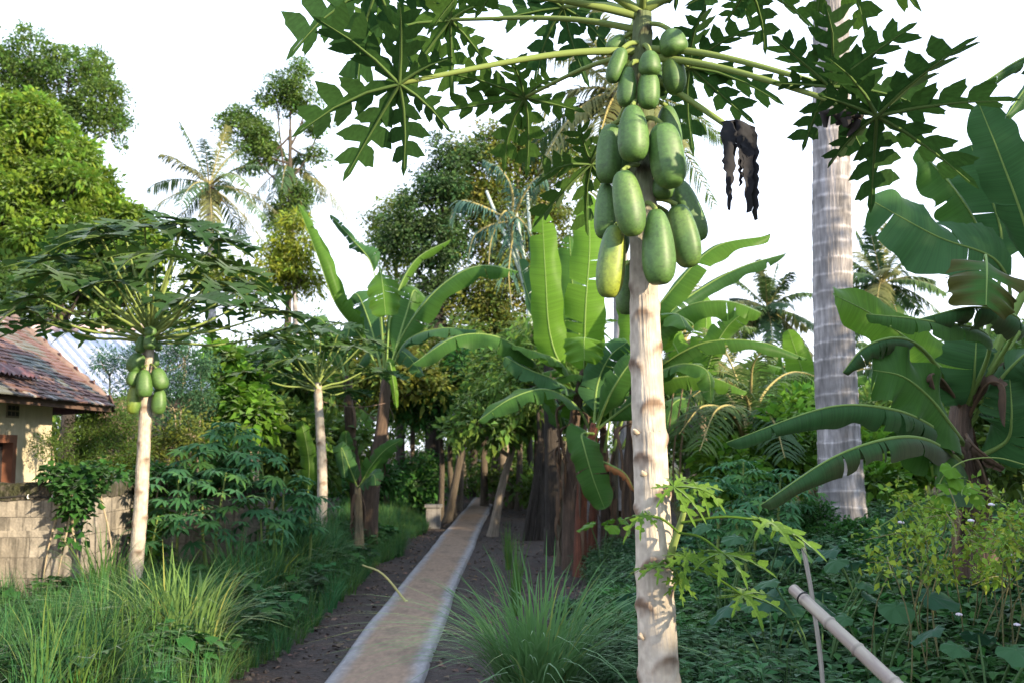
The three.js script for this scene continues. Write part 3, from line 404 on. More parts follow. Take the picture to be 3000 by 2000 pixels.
// ---------------------------------------------------------------- the large papaya in front
function papayaTrunk(pts, r0, r1, seed, n, seg, o = {}) {
  const r = rng(seed), scars = []; const len = pts.reduce((s, p, i) => i ? s + p.distanceTo(pts[i - 1]) : 0, 0);
  for (let i = 0; i < len * (o.per || 15); i++) scars.push([i * 0.381966 % 1, (i + r()) / (o.per || 15), r.r(0.7, 1.3)]);
  const near = (a, l) => { let b = 0, c = 0, q = 0; for (const [sa, sl, k] of scars) { const dl = (l - sl) / 0.062; if (dl > 1.6 || dl < -1.6) continue; let da = Math.abs(a - sa); da = Math.min(da, 1 - da) / 0.13; const v = dl - 0.5 * (1 - da * da), ed = Math.exp(-Math.pow(v / 0.24, 2)) * smooth(1.3, 0.7, da), pit = smooth(0.9, 0.4, Math.hypot(da * 1.3, (dl - 0.1) * 1.3)); b += k * ed; c += pit; q += Math.exp(-Math.pow(dl / 0.5, 2)) * 0.16; } return [b, c, q]; };
  const wob = (a, l) => { const [b, c, q] = near(a, l); return (o.amp || 1) * (0.0055 * b - 0.002 * c + 0.004 * q) + 0.006 * (noise(a * 5, l * 5, 5) - 0.5); };
  const color = (a, l) => { const [b, c] = near(a, l), m = fbm(a * 12, l * 9, 4, 12), st = fbm(a * 30, l * 1.5 + 4, 3, 30), band = smooth(0.52, 0.74, fbm(a * 3 + 1, l * 11 + 30, 4, 3)), d = clamp((0.75 * b * (o.dark ?? 1) + 0.50 * c + 0.5 * band) * (0.45 + 0.95 * m)), k = 0.72 + 0.34 * m + 0.2 * st, g = smooth(0.56, 0.7, fbm(a * 6 + 2, l * 2.2 + 11, 4, 6)); const greenShade = smooth((o.green ?? 9) - 0.3, (o.green ?? 9) + 0.3, l + 0.25 * (m - 0.5)); return [k * lerp(1, 0.36, d) * lerp(1, 0.78, g) * lerp(1, 0.22, greenShade), k * lerp(1, 0.27, d) * lerp(1, 0.78, g) * lerp(1, 0.34, greenShade), k * lerp(1, 0.22, d) * lerp(1, 0.78, g) * lerp(1, 0.16, greenShade)]; };  // green upper stem, with the shade between the fruits painted into the same colour
  return tube(new MB(true), curve(pts, n), (k, t) => lerp(r0, r1, t), seg, { wob, color, us: 1, vs: 2 });
}
M.papayaTrunk = matte(0.56, 0.48, 0.38, { vertexColors: true, roughness: 0.8, map: tMottle, bumpMap: tBarkBump, bumpScale: 0.0045 });
{
  const D = 3.7, t = thing('papaya_tree', 'large papaya tree in front, hung with big green fruit on a pale trunk', 'papaya tree');
  const axisPts = [at(1945, 2520, D), at(1932, 2000, D), at(1912, 1500, D), at(1893, 1000, D), at(1884, 600, D), at(1882, 200, D), at(1884, 40, D)];
  mesh('trunk', papayaTrunk(axisPts, 0.079, 0.034, 12, 300, 56, { green: 2.30, amp: 1.3, dark: 1.5 }), M.papayaTrunk, t);  // green: height where the stem greens and the painted fruit shade begins
  { // stubs left by old fruit and leaf stalks
    const r = rng(4); for (const [px, py, s] of [[1866, 1268, -0.8], [1880, 1868, -0.6], [1885, 1390, -0.4]]) { const c = at(px, py, D - 0.075 + 0.05 * Math.abs(s)), q = c.clone().add(V(0.02 * s, 0.012, 0.016)); mesh('stub', tube(new MB(), [c, c.clone().lerp(q, 0.6), q], [0.009, 0.011, 0.004], 8, { wob: (a) => 0.004 * Math.sin(a * 19 + px) + 0.002 * Math.sin(a * 44) }), M.stubPale, t); } }
  // fruit: [top, bottom, width] read as places in the bunch
  const Z = (zx, zy, d) => at(1650 + zx / 1.845, 100 + zy / 1.845, d), stem = (zy) => Z(430, zy, D);
  for (const [x0, y0, x1, y1, w, d, k] of [[375, 385, 382, 688, 158, 3.54, 1], [535, 485, 590, 833, 182, 3.55, 0], [322, 738, 384, 1094, 152, 3.52, 2], [500, 945, 522, 1358, 168, 3.56, 1], [615, 922, 692, 1262, 150, 3.66, 2], [610, 795, 742, 1122, 140, 3.78, 0], [282, 1034, 240, 1428, 150, 3.62, 3], [262, 490, 238, 806, 138, 3.68, 0], [232, 800, 226, 1108, 118, 3.74, 1], [560, 388, 588, 640, 128, 3.74, 1], [345, 1250, 345, 1518, 112, 3.80, 0], [352, 178, 342, 392, 106, 3.60, 1], [466, 205, 460, 404, 114, 3.57, 0], [468, 92, 466, 226, 114, 3.55, 1], [585, 108, 612, 326, 124, 3.66, 2], [322, 78, 258, 262, 92, 3.60, 0], [575, -25, 612, 112, 142, 3.62, 1], [545, 770, 540, 892, 110, 3.66, 0], [330, 20, 240, 92, 76, 3.74, 0], [512, 205, 545, 330, 90, 3.76, 1], [420, 700, 425, 980, 100, 3.86, 0], [500, 560, 520, 800, 110, 3.84, 1], [330, 480, 330, 760, 110, 3.86, 0], [560, 960, 590, 1200, 110, 3.82, 0], [300, 940, 300, 1200, 110, 3.84, 1]])
    fruit(t, Z(x0, y0, d), Z(x1, y1, d), w / 1.845 / FOCAL * d * 1.15, k, stem(y0 - 30));
  // leaves: hub of the blade, direction of its middle rib, upper face
  const top = (dy = 0) => at(1882, 90 + dy, D);
  const lf = (s, hub, tip, up, R, seed, o) => papayaLeaf(t, s, hub, tip.clone().sub(hub), up, R, seed, o);
  lf(top(60), at(1170, 245, 3.45), at(900, 330, 3.3), V(-0.10, 0.66, -0.74), 0.40, 1, { droop: 0.14 });
  lf(top(0), at(1318, 58, 4.1), at(1080, 0, 4.2), V(-0.2, 0.70, -0.66), 0.42, 2, { stalk: 0.011 });
  lf(top(-40), at(1105, -40, 3.5), at(930, 60, 3.35), V(-0.25, 0.60, -0.74), 0.38, 3, {});
  lf(top(70), at(1537, 286, 4.25), at(1340, 330, 4.3), V(-0.1, 0.80, -0.55), 0.40, 5, { dark: true, stalk: 0.010 });
  lf(at(1868, 260, 3.75), at(1730, 480, 4.1), at(1560, 560, 4.2), V(-0.45, 0.62, -0.62), 0.35, 8, { dark: true, stalk: 0.010, sag: 0.02 });
  lf(top(-40), at(1650, 20, 4.5), at(1560, 130, 4.7), V(-0.1, 0.75, -0.6), 0.40, 9, { dark: true });
  lf(top(60), at(2020, 196, 4.25), at(2330, 130, 4.35), V(0.12, 0.76, -0.62), 0.42, 4, { dark: true });
  lf(top(55), at(2432, 252, 3.35), at(2560, 120, 3.3), V(0.12, 0.80, -0.60), 0.38, 7, { droop: 0.12 });
  lf(top(75), at(2570, 338, 3.25), at(2900, 300, 3.1), V(0.12, 0.88, -0.46), 0.44, 10, { droop: 0.14, stalk: 0.012 });
  lf(top(-60), at(2440, -150, 3.7), at(2520, -60, 3.6), V(0.2, 0.8, -0.5), 0.36, 11, { droop: 0.5 });
  lf(top(-60), at(1800, -260, 3.8), at(1760, -420, 3.9), V(-0.2, 0.9, 0.2), 0.36, 12);
  lf(top(-60), at(1905, -220, 3.3), at(1905, -330, 2.9), V(0, 0.95, 0.25), 0.34, 13, { droop: 0.1 });
  lf(top(-60), at(2090, -150, 4.2), at(2200, -200, 4.4), V(0.2, 0.9, -0.2), 0.38, 15);
  lf(top(-60), at(2190, -40, 3.6), at(2330, -60, 3.4), V(0.25, 0.9, -0.2), 0.36, 16, { stalk: 0.016 });
  lf(top(-50), at(1500, -120, 3.5), at(1350, -150, 3.4), V(-0.2, 0.9, -0.2), 0.38, 17, { stalk: 0.015 });
  lf(top(-60), at(1960, -180, 4.1), at(1990, -240, 4.5), V(0, 0.9, -0.4), 0.36, 18);
  // withered black leaf hanging from a bare stalk
  { const r = rng(21), mb = new MB(), dp = 3.6; line('dead_leaf_stalk', [at(1930, 235, D), at(2030, 300, 3.64), at(2136, 372, dp)], 0.013, 0.0105, M.stalk, t, 8, 10);
    for (const [x0, y0, x1, y1, w, s] of [[2136, 366, 2138, 615, 50, 0], [2172, 360, 2170, 545, 34, 1], [2184, 364, 2196, 622, 50, 2], [2198, 372, 2216, 645, 44, 3], [2146, 362, 2136, 545, 40, 4]]) {
      const n = 26; let pr = null; const top = at(2132, 372, dp);
      for (let k = 0; k <= n; k++) { const f = k / n, arch = at(x0, y0, dp - 0.03 + 0.012 * s), c = f < 0.2 ? top.clone().lerp(arch, f / 0.2).add(V(0, 0.018 * Math.sin(f / 0.2 * Math.PI), 0)) : arch.clone().lerp(at(x1, y1, dp + 0.01 * s), (f - 0.2) / 0.8); const wd = w / FOCAL * dp * (0.55 + 0.45 * Math.sin(Math.min(1, f * 1.7) * Math.PI * 0.75)) * (1 - 0.78 * f * f) * (0.7 + 0.6 * r()), j = r.g() * 0.004; const row = [-1, -0.3, 0.4, 1].map((q, i) => mb.v(c.clone().add(V(q * wd / 2 + j, 0, 0.012 * Math.sin(q * 2 + s + f * 4) + 0.004 * r.g())), q, f * 3)); if (pr) for (let i = 0; i < 3; i++) mb.quad(pr[i], pr[i + 1], row[i + 1], row[i]); pr = row; } }
    mesh('dead_leaf', mb, matte(0.007, 0.007, 0.010), t).userData.label = 'withered black leaf hanging from its stalk'; }
  { const r = rng(8), mb = new MB(); for (let i = 0; i < 9; i++) { const a = at(2440 + i * 9 + r.g() * 6, 322 + i * 3 + r.g() * 6, 3.29), b = a.clone().add(V(r.g() * 0.05, -0.012 + r.g() * 0.022, r.g() * 0.03)), c = b.clone().add(V(r.g() * 0.04, -0.02 + r.g() * 0.03, r.g() * 0.03)); tube(mb, [a, b, c], [0.012, 0.017, 0.004], 6, { wob: (q) => 0.005 * Math.sin(q * 25 + i) }); } mesh('dry_scrap', mb, matte(0.025, 0.02, 0.018), t).userData.label = 'dark shrivelled scrap caught on a leaf stalk'; }
  // young side shoot low on the trunk
  { const st = new MB(), D2 = 3.62; tube(st, curve([at(1960, 1660, 3.66), at(1972, 1600, 3.62), at(1990, 1545, 3.60), at(2004, 1500, 3.58)], 10), (k, f) => lerp(0.017, 0.010, f), 8); const sh = mesh('side_shoot', st, M.stalk, t), lm = leafy(0.14, 0.27, 0.03, 0.48, 0.2, { map: tMottle });
    const s2 = (from, hub, tip, up, R, seed) => { const mb = new MB(), r = rng(seed); papayaBlade(mb, mb, hub, tip.clone().sub(hub), up, R, r, { lobes: 7, sub: 2, droop: 0.25, env: 0.17 }); tube(mb, curve([from, from.clone().lerp(hub, 0.5).add(V(0, 0.02, 0)), hub], 8), () => 0.0045, 6); mesh('shoot_leaf', mb, lm, sh); };
    s2(at(1998, 1530, 3.58), at(2262, 1530, 3.50), at(2420, 1640, 3.40), V(0.35, 0.9, 0.15), 0.20, 41); s2(at(1990, 1560, 3.58), at(2120, 1622, 3.45), at(2270, 1640, 3.40), V(0.1, 0.95, 0.2), 0.19, 42); s2(at(1975, 1650, 3.6), at(2175, 1742, 3.50), at(2330, 1745, 3.45), V(0.05, 0.95, 0.25), 0.17, 43);
    s2(at(2000, 1500, 3.58), at(1975, 1425, 3.45), at(2080, 1460, 3.38), V(0.1, 0.8, 0.6), 0.15, 44); s2(at(1990, 1560, 3.58), at(1885, 1510, 3.50), at(1800, 1540, 3.46), V(-0.2, 0.9, 0.3), 0.11, 45); s2(at(1970, 1640, 3.6), at(2010, 1630, 3.50), at(2080, 1640, 3.42), V(0.1, 0.8, 0.5), 0.13, 46); s2(at(1965, 1660, 3.62), at(1930, 1655, 3.54), at(1860, 1640, 3.48), V(-0.1, 0.95, 0.2), 0.12, 47); s2(at(2004, 1500, 3.58), at(2040, 1425, 3.55), at(2110, 1400, 3.5), V(0.2, 0.8, 0.5), 0.12, 48); s2(at(1970, 1670, 3.6), at(1990, 1700, 3.54), at(1996, 1760, 3.52), V(0.5, 0.3, 0.8), 0.09, 49); }
}
// papaya trees farther back
function papaya2(label, base, head, o) {
  const r = rng(o.seed), t = thing('papaya_tree', label, 'papaya tree'); const pts = [base.clone().add(V(0, -0.2, 0)), base.clone().lerp(head, 0.35).add(V(o.bow || 0, 0, 0)), base.clone().lerp(head, 0.7).add(V((o.bow || 0) * 0.6, 0, 0)), head];
  mesh('trunk', papayaTrunk(pts, o.r0, o.r1, o.seed, 120, 28, { per: 11, amp: 1.4 }), o.bark || M.papayaTrunk, t);
  for (let i = 0; i < o.n; i++) { const f = (i + 0.5) / o.n, az = i * 2.399 + o.spin, el = lerp(1.3, 0.10, Math.pow(f, 0.85)) + r.r(-0.08, 0.08), l = o.stalk * (0.95 + 0.15 * f) * r.r(0.9, 1.1), d = V(Math.cos(az) * Math.cos(el), Math.sin(el), Math.sin(az) * Math.cos(el)), from = head.clone().add(V(0, -0.12 * f, 0)), hub = from.clone().addScaledVector(d, l), h = V(d.x, 0, d.z).normalize();
    papayaLeaf(t, from, hub, h.clone().add(V(0, -0.25, 0)), V(h.x * 0.16, 0.97, h.z * 0.16), o.R * r.r(0.85, 1.12), o.seed * 10 + i, { stalk: 0.011, droop: 0.20, sag: 0.05 * f }); }
  return t;
}
{
  const D = 8.5, head = at(437, 965, D), base = at(372, 1885, D), t = papaya2('slender papaya tree with green and yellowing fruit by the block wall', base, head, { seed: 61, n: 32, stalk: 0.98, R: 0.48, r0: 0.064, r1: 0.045, spin: 0.5, bow: 0.03 });
  const Z = (x, y, d) => at(x / 2.24, 600 + y / 2.24, d), stem = (y) => Z(965, y, D);
  for (const [x0, y0, x1, y1, w, d, k] of [[985, 800, 985, 870, 76, 8.36, 0], [930, 860, 912, 972, 60, 8.42, 1], [982, 858, 978, 950, 76, 8.34, 0], [920, 975, 862, 1098, 104, 8.40, 0], [885, 1085, 866, 1190, 86, 8.38, 2], [945, 1078, 944, 1262, 100, 8.34, 1], [1022, 1070, 1066, 1210, 100, 8.40, 2], [1045, 1205, 1034, 1375, 96, 8.46, 2], [885, 1170, 868, 1372, 92, 8.44, 3], [1030, 900, 1040, 960, 50, 8.5, 0], [1005, 960, 1015, 1060, 60, 8.55, 1]])
    fruit(t, Z(x0, y0, d), Z(x1, y1, d), w / 2.24 / FOCAL * d * 1.1, k, stem(y0 - 30));
}
papaya2('thin papaya tree behind the cassava bush, in deep shade', at(938, 1590, 13), at(930, 1120, 13), { seed: 67, n: 18, stalk: 0.85, R: 0.46, r0: 0.07, r1: 0.05, spin: 1.9, bow: 0.04, });

// ---------------------------------------------------------------- banana plants
function pseudostem(plant, pts, r0, r1, m = M.pseudo, seed = 1) { // layered sheaths, loose dry strips
  const o = mesh('pseudostem', tube(new MB(), curve(pts, 30), (k, f) => lerp(r0, r1, f) + 0.03 * Math.exp(-f * 9), 16, { us: 2, wob: (a, l) => 0.022 * (Math.abs(Math.sin(a * 9.42 + l * 1.1 + seed)) - 0.5) + 0.01 * (noise(a * 8, l * 4, 8) - 0.5) }), m, plant);
  const r = rng(seed + 40), mb = new MB(), c = curve(pts, 30); for (let i = 0; i < 7; i++) { const k = 4 + Math.floor(r() * 22), a = r() * 6.28, rad = lerp(r0, r1, k / 30) + 0.012, d = V(Math.cos(a), 0, Math.sin(a)), s = V(-d.z, 0, d.x), p = c[k].clone().addScaledVector(d, rad), w = r.r(0.02, 0.05), len = r.r(0.25, 0.6); let pr = null; for (let q = 0; q <= 5; q++) { const x = q / 5, e = p.clone().add(V(0, -len * x, 0)).addScaledVector(d, 0.05 * Math.sin(x * 3)), ww = w * (1 - 0.7 * x), row = [mb.v(e.clone().addScaledVector(s, -ww), 0, x), mb.v(e.clone().addScaledVector(s, ww), 1, x)]; if (pr) mb.quad(pr[0], pr[1], row[1], row[0]); pr = row; } } mesh('dry_sheath', mb, M.dead, o); return o; }
const CAM = V(0, 0.1, 1), UPV = V(0, 1, 0);
{ // centre clump, three stems
  const G = 'banana plants of the centre clump', g = (px, d, py = 1600) => { const p = at(px, py, d); p.y = groundY(p.x, p.z) - 0.1; return p; };
  const a = thing('banana_plant', 'tall banana plant with two broad upright leaves, behind the large papaya trunk', 'banana plant', G); const D = 13;
  pseudostem(a, [g(1668, D), at(1672, 1400, D), at(1690, 1180, D), at(1712, 1080, D)], 0.085, 0.05, M.pseudo, 2);
  bananaLeaf(a, [at(1700, 1120, D), at(1640, 1060, D - 0.2), at(1612, 980, D - 0.25), at(1598, 800, D - 0.3), at(1588, 615, D - 0.2)], { w: 0.235, face: V(-0.1, 0.1, 1), kind: 2, stalk: 0.2, fold: 0.18, seed: 11, tears: 2, blunt: true });
  bananaLeaf(a, [at(1715, 1110, D), at(1712, 1050, D - 0.1), at(1716, 900, D - 0.25), at(1728, 720, D - 0.2), at(1722, 560, D + 0.1)], { w: 0.29, face: V(0.05, 0.05, 1), kind: 2, stalk: 0.1, fold: 0.22, seed: 12, tears: 4 });
  bananaLeaf(a, [at(1712, 1100, D), at(1716, 1020, D - 0.5), at(1712, 990, D - 0.9), at(1712, 1055, D - 1.05)], { w: 0.26, face: V(0, 0.9, 0.6), kind: 2, stalk: 0.55, fold: 0.1, seed: 13, tears: 1, blunt: true });
  bananaLeaf(a, [at(1590, 1100, D), at(1545, 1040, D - 0.4), at(1450, 985, D - 0.7), at(1340, 985, D - 0.9), at(1205, 1068, D - 1.1)], { w: 0.22, face: V(-0.15, 0.85, 0.55), kind: 1, fold: 0.45, seed: 14, tears: 3, blunt: false });
  bananaLeaf(a, [at(1690, 1160, D), at(1620, 1110, D - 0.5), at(1545, 1080, D - 0.7), at(1480, 1045, D - 0.8)], { w: 0.22, face: V(-0.3, 0.7, 0.6), kind: 3, seed: 15 });
  bananaLeaf(a, [at(1740, 1290, D - 0.3), at(1690, 1190, D - 0.6), at(1600, 1140, D - 0.9), at(1500, 1165, D - 1.1), at(1400, 1232, D - 1.2)], { w: 0.20, face: V(-0.1, 0.85, 0.5), kind: 1, fold: 0.28, seed: 16, stalk: 0.22, blunt: false });
  bananaLeaf(a, [at(1680, 1130, D), at(1640, 1060, D - 0.3), at(1570, 1030, D - 0.6), at(1500, 1010, D - 0.7)], { w: 0.18, face: V(0, 0.9, 0.4), kind: 0, seed: 17 });
  bananaLeaf(a, [at(1690, 1130, D), at(1560, 900, D + 0.5), at(1520, 760, D + 0.6)], { w: 0.22, face: V(-0.9, 0.1, 0.45), kind: 3, seed: 18 });
  bananaLeaf(a, [at(1715, 1100, D), at(1680, 860, D + 0.5), at(1668, 690, D + 0.6)], { w: 0.25, face: V(0.3, 0, 1), kind: 1, seed: 19 });
  const b = thing('banana_plant', 'banana plant of the centre clump with wide arching leaves reaching right past the papaya trunk', 'banana plant', G); const E = 12.6;
  pseudostem(b, [g(1842, E), at(1842, 1450, E), at(1850, 1250, E), at(1858, 1120, E)], 0.09, 0.05, M.pseudo, 3);
  bananaLeaf(b, [at(1860, 1140, E), at(1900, 950, E - 0.3), at(1985, 830, E - 0.5), at(2100, 722, E - 0.5), at(2258, 690, E - 0.4)], { w: 0.21, face: V(-0.2, 0.75, 0.6), kind: 0, fold: 0.5, seed: 21, tears: 3 });
  bananaLeaf(b, [at(1862, 1130, E), at(1940, 940, E + 0.2), at(2080, 830, E + 0.4), at(2180, 780, E + 0.4), at(2305, 742, E + 0.4)], { w: 0.17, face: V(-0.3, 0.6, 0.75), kind: 3, fold: 0.7, seed: 22 });
  bananaLeaf(b, [at(1862, 1140, E), at(1915, 990, E - 0.6), at(2020, 895, E - 1.0), at(2140, 885, E - 1.2), at(2232, 918, E - 1.3)], { w: 0.24, face: V(0.05, 0.8, 0.6), kind: 0, fold: 0.4, seed: 23 });
  bananaLeaf(b, [at(1862, 1150, E), at(1925, 1080, E - 0.4), at(2060, 1005, E - 0.6), at(2220, 1000, E - 0.6), at(2365, 1050, E - 0.5)], { w: 0.17, face: V(0, 0.9, 0.4), kind: 1, fold: 0.55, seed: 24 });
  bananaLeaf(b, [at(1862, 1150, E), at(1930, 1090, E - 0.8), at(2010, 1065, E - 1.1), at(2070, 1085, E - 1.2), at(2085, 1180, E - 1.2)], { w: 0.2, face: V(0.2, 0.8, 0.5), kind: 1, fold: 0.3, seed: 25 });
  bananaLeaf(b, [at(1862, 1160, E), at(1960, 1110, E - 0.2), at(2080, 1105, E - 0.3), at(2190, 1148, E - 0.3)], { w: 0.18, face: V(0, 0.9, 0.5), kind: 0, fold: 0.5, seed: 26 });
  bananaLeaf(b, [at(1850, 1130, E), at(1862, 960, E + 0.4), at(1850, 860, E + 0.5), at(1840, 760, E + 0.6)], { w: 0.25, face: V(0, 0, 1), kind: 2, seed: 27 });
  bananaLeaf(b, [at(1858, 1120, E), at(1930, 960, E - 0.5), at(1985, 920, E - 1.3), at(2010, 960, E - 1.7)], { w: 0.24, face: V(0.3, 0.8, 0.5), kind: 0, seed: 28 });
  const c = thing('banana_plant', 'banana plant beside the dark palm trunk, with one torn pale leaf hanging to the ground', 'banana plant', G); const F = 12.2;
  pseudostem(c, [g(1700, F), at(1702, 1480, F), at(1722, 1320, F), at(1745, 1240, F)], 0.075, 0.045, M.pseudoRed || M.pseudo, 4);
  bananaLeaf(c, [at(1745, 1270, F), at(1705, 1272, F - 0.3), at(1712, 1310, F - 0.45), at(1738, 1400, F - 0.5), at(1772, 1490, F - 0.5)], { w: 0.2, face: V(-0.2, 0.15, 1), kind: 1, fold: 0.2, seed: 31, stalk: 0.1, blunt: true, tears: 2, brown: 0.15 });
  bananaLeaf(c, [at(1760, 1350, F - 0.2), at(1790, 1362, F - 0.4), at(1830, 1385, F - 0.5), at(1862, 1440, F - 0.5)], { w: 0.09, face: V(0.2, 0.5, 0.8), mat: matte(0.36, 0.15, 0.045, { map: tMottle, vertexColors: true }), fold: 0.9, seed: 32, brown: 0.3, name: 'dry_leaf', label: 'curled orange dry leaf' });
  bananaLeaf(c, [at(1745, 1260, F), at(1790, 1150, F - 0.4), at(1850, 1060, F - 0.5), at(1900, 1030, F - 0.5)], { w: 0.2, face: V(0, 0.5, 0.9), kind: 1, seed: 33 });
  bananaLeaf(c, [at(1740, 1260, F), at(1752, 1120, F + 0.2), at(1790, 1040, F + 0.2), at(1840, 1000, F + 0.2)], { w: 0.22, face: V(0.4, 0.3, 0.8), kind: 3, seed: 34 });
  bananaLeaf(c, [at(1745, 1260, F), at(1850, 1180, F - 0.2), at(1900, 1150, F - 0.2), at(1960, 1190, F - 0.2)], { w: 0.18, face: V(0.1, 0.7, 0.7), kind: 1, seed: 35 });
  for (const [i, [x, y, x1, y1]] of [[1668, 1180, 1640, 1400], [1690, 1200, 1712, 1380], [1680, 1240, 1655, 1440], [1700, 1260, 1690, 1470], [1655, 1300, 1640, 1500]].entries()) bananaLeaf(a, [at(x, y, D - 0.05), at((x + x1) / 2 + (x1 > x ? 22 : -22), y + 20, D - 0.25), at(x1, (y + y1) / 2, D - 0.3), at(x1, y1, D - 0.2)], { w: 0.075, mat: M.deadV, ribMat: M.dead, fold: 1.2, seed: 190 + i, tears: 7, ragged: 3, name: 'dry_leaf', face: V(0, 0.2, 1), rib: 0.012, n: 20 });
  for (const [i, [x, y, x1, y1]] of [[1848, 1240, 1822, 1440], [1856, 1230, 1880, 1450], [1722, 1330, 1700, 1520]].entries()) bananaLeaf(i < 2 ? b : c, [at(x, y, F - 0.05), at((x + x1) / 2 + (x1 > x ? 22 : -22), y + 20, F - 0.2), at(x1, (y + y1) / 2, F - 0.25), at(x1, y1, F - 0.15)], { w: 0.07, mat: M.deadV, ribMat: M.dead, fold: 1.2, seed: 290 + i, tears: 7, ragged: 3, name: 'dry_leaf', face: V(0, 0.2, 1), rib: 0.012, n: 20 });
  for (const [i, [x, x1, y1, d, m, r0]] of [[1640, 1655, 1290, 13.4, M.pseudoPale, 0.055], [1690, 1680, 1300, 13.6, M.pseudo, 0.06], [1735, 1748, 1280, 13.2, M.pseudoRed, 0.055], [1776, 1768, 1240, 13.5, M.pseudo, 0.07], [1800, 1806, 1260, 13.1, M.pseudoPale, 0.05]].entries()) { const q = thing('banana_sucker', ['pale thin banana sucker at the left foot of the centre clump', 'brown banana sucker between the two taller stems of the centre clump', 'rust red banana sucker in the middle of the centre clump', 'brown banana sucker behind the hanging leaf', 'pale banana sucker nearest the papaya trunk'][i], 'banana plant'); pseudostem(q, [g(x, d), at((x + x1) / 2, (1560 + y1) / 2, d), at(x1, y1, d)], r0, r0 * 0.6, m, 20 + i);
    for (let k = 0; k < 3; k++) { const a0 = i * 1.7 + k * 2.1, o = V(Math.cos(a0), 0, Math.sin(a0)), p = at(x1, y1, d); bananaLeaf(q, [p, p.clone().addScaledVector(o, 0.2).add(V(0, 0.4, 0)), p.clone().addScaledVector(o, 0.55).add(V(0, 0.7, 0)), p.clone().addScaledVector(o, 1.0).add(V(0, 0.62, 0))], { w: 0.15, kind: (i + k) % 2 ? 0 : 1, seed: 330 + i * 4 + k, face: V(0, 0.9, 0.4), rib: 0.013, n: 20 }); } }
  for (let i = 0; i < 7; i++) { const r = rng(300 + i), x = 1745 + i * 26; line('leaf_stalk', [at(x, 1330 - i * 5, E + 0.3), at(x + 12 + r.g() * 20, 1240, E + 0.3), at(x + 30 + r.g() * 50, 1130, E + 0.3)], 0.022, 0.012, M.midrib, b); }
}
{ // behind the papaya trunk
  const D = 15.5, q = thing('banana_plant', 'fresh green banana plant half hidden behind the young palm, right of the papaya trunk', 'banana plant'), f = at(2060, 1450, D); f.y = groundY(f.x, f.z) - 0.1; pseudostem(q, [f, at(2058, 1330, D), at(2055, 1200, D)], 0.10, 0.06, M.pseudoPale, 31);
  for (const [i, p] of [[[2010, 1080], [1960, 980], [1920, 900]], [[2080, 1060], [2130, 960], [2200, 900]], [[2110, 1120], [2200, 1060], [2290, 1080]], [[2000, 1130], [1930, 1080], [1870, 1110]], [[2060, 1050], [2070, 940], [2060, 850]], [[2100, 1160], [2170, 1150], [2220, 1230]], [[2020, 1170], [1975, 1180], [1950, 1260]]].entries()) bananaLeaf(q, [at(2055, 1220, D), ...p.map(([x, y], k) => at(x, y, D + [0.3, -0.3, -0.5, 0.2, 0.4, -0.7, -0.6][i] * (k + 1) * 0.5))], { w: 0.24, kind: [2, 0, 0, 1, 2, 0, 1][i], seed: 360 + i, face: [V(-0.4, 0.3, 0.9), V(0.2, 0.4, 0.9), V(0, 0.8, 0.6), V(0, 0.8, 0.6), V(0.2, 0, 1), V(0.1, 0.8, 0.6), V(0, 0.7, 0.7)][i] });
}
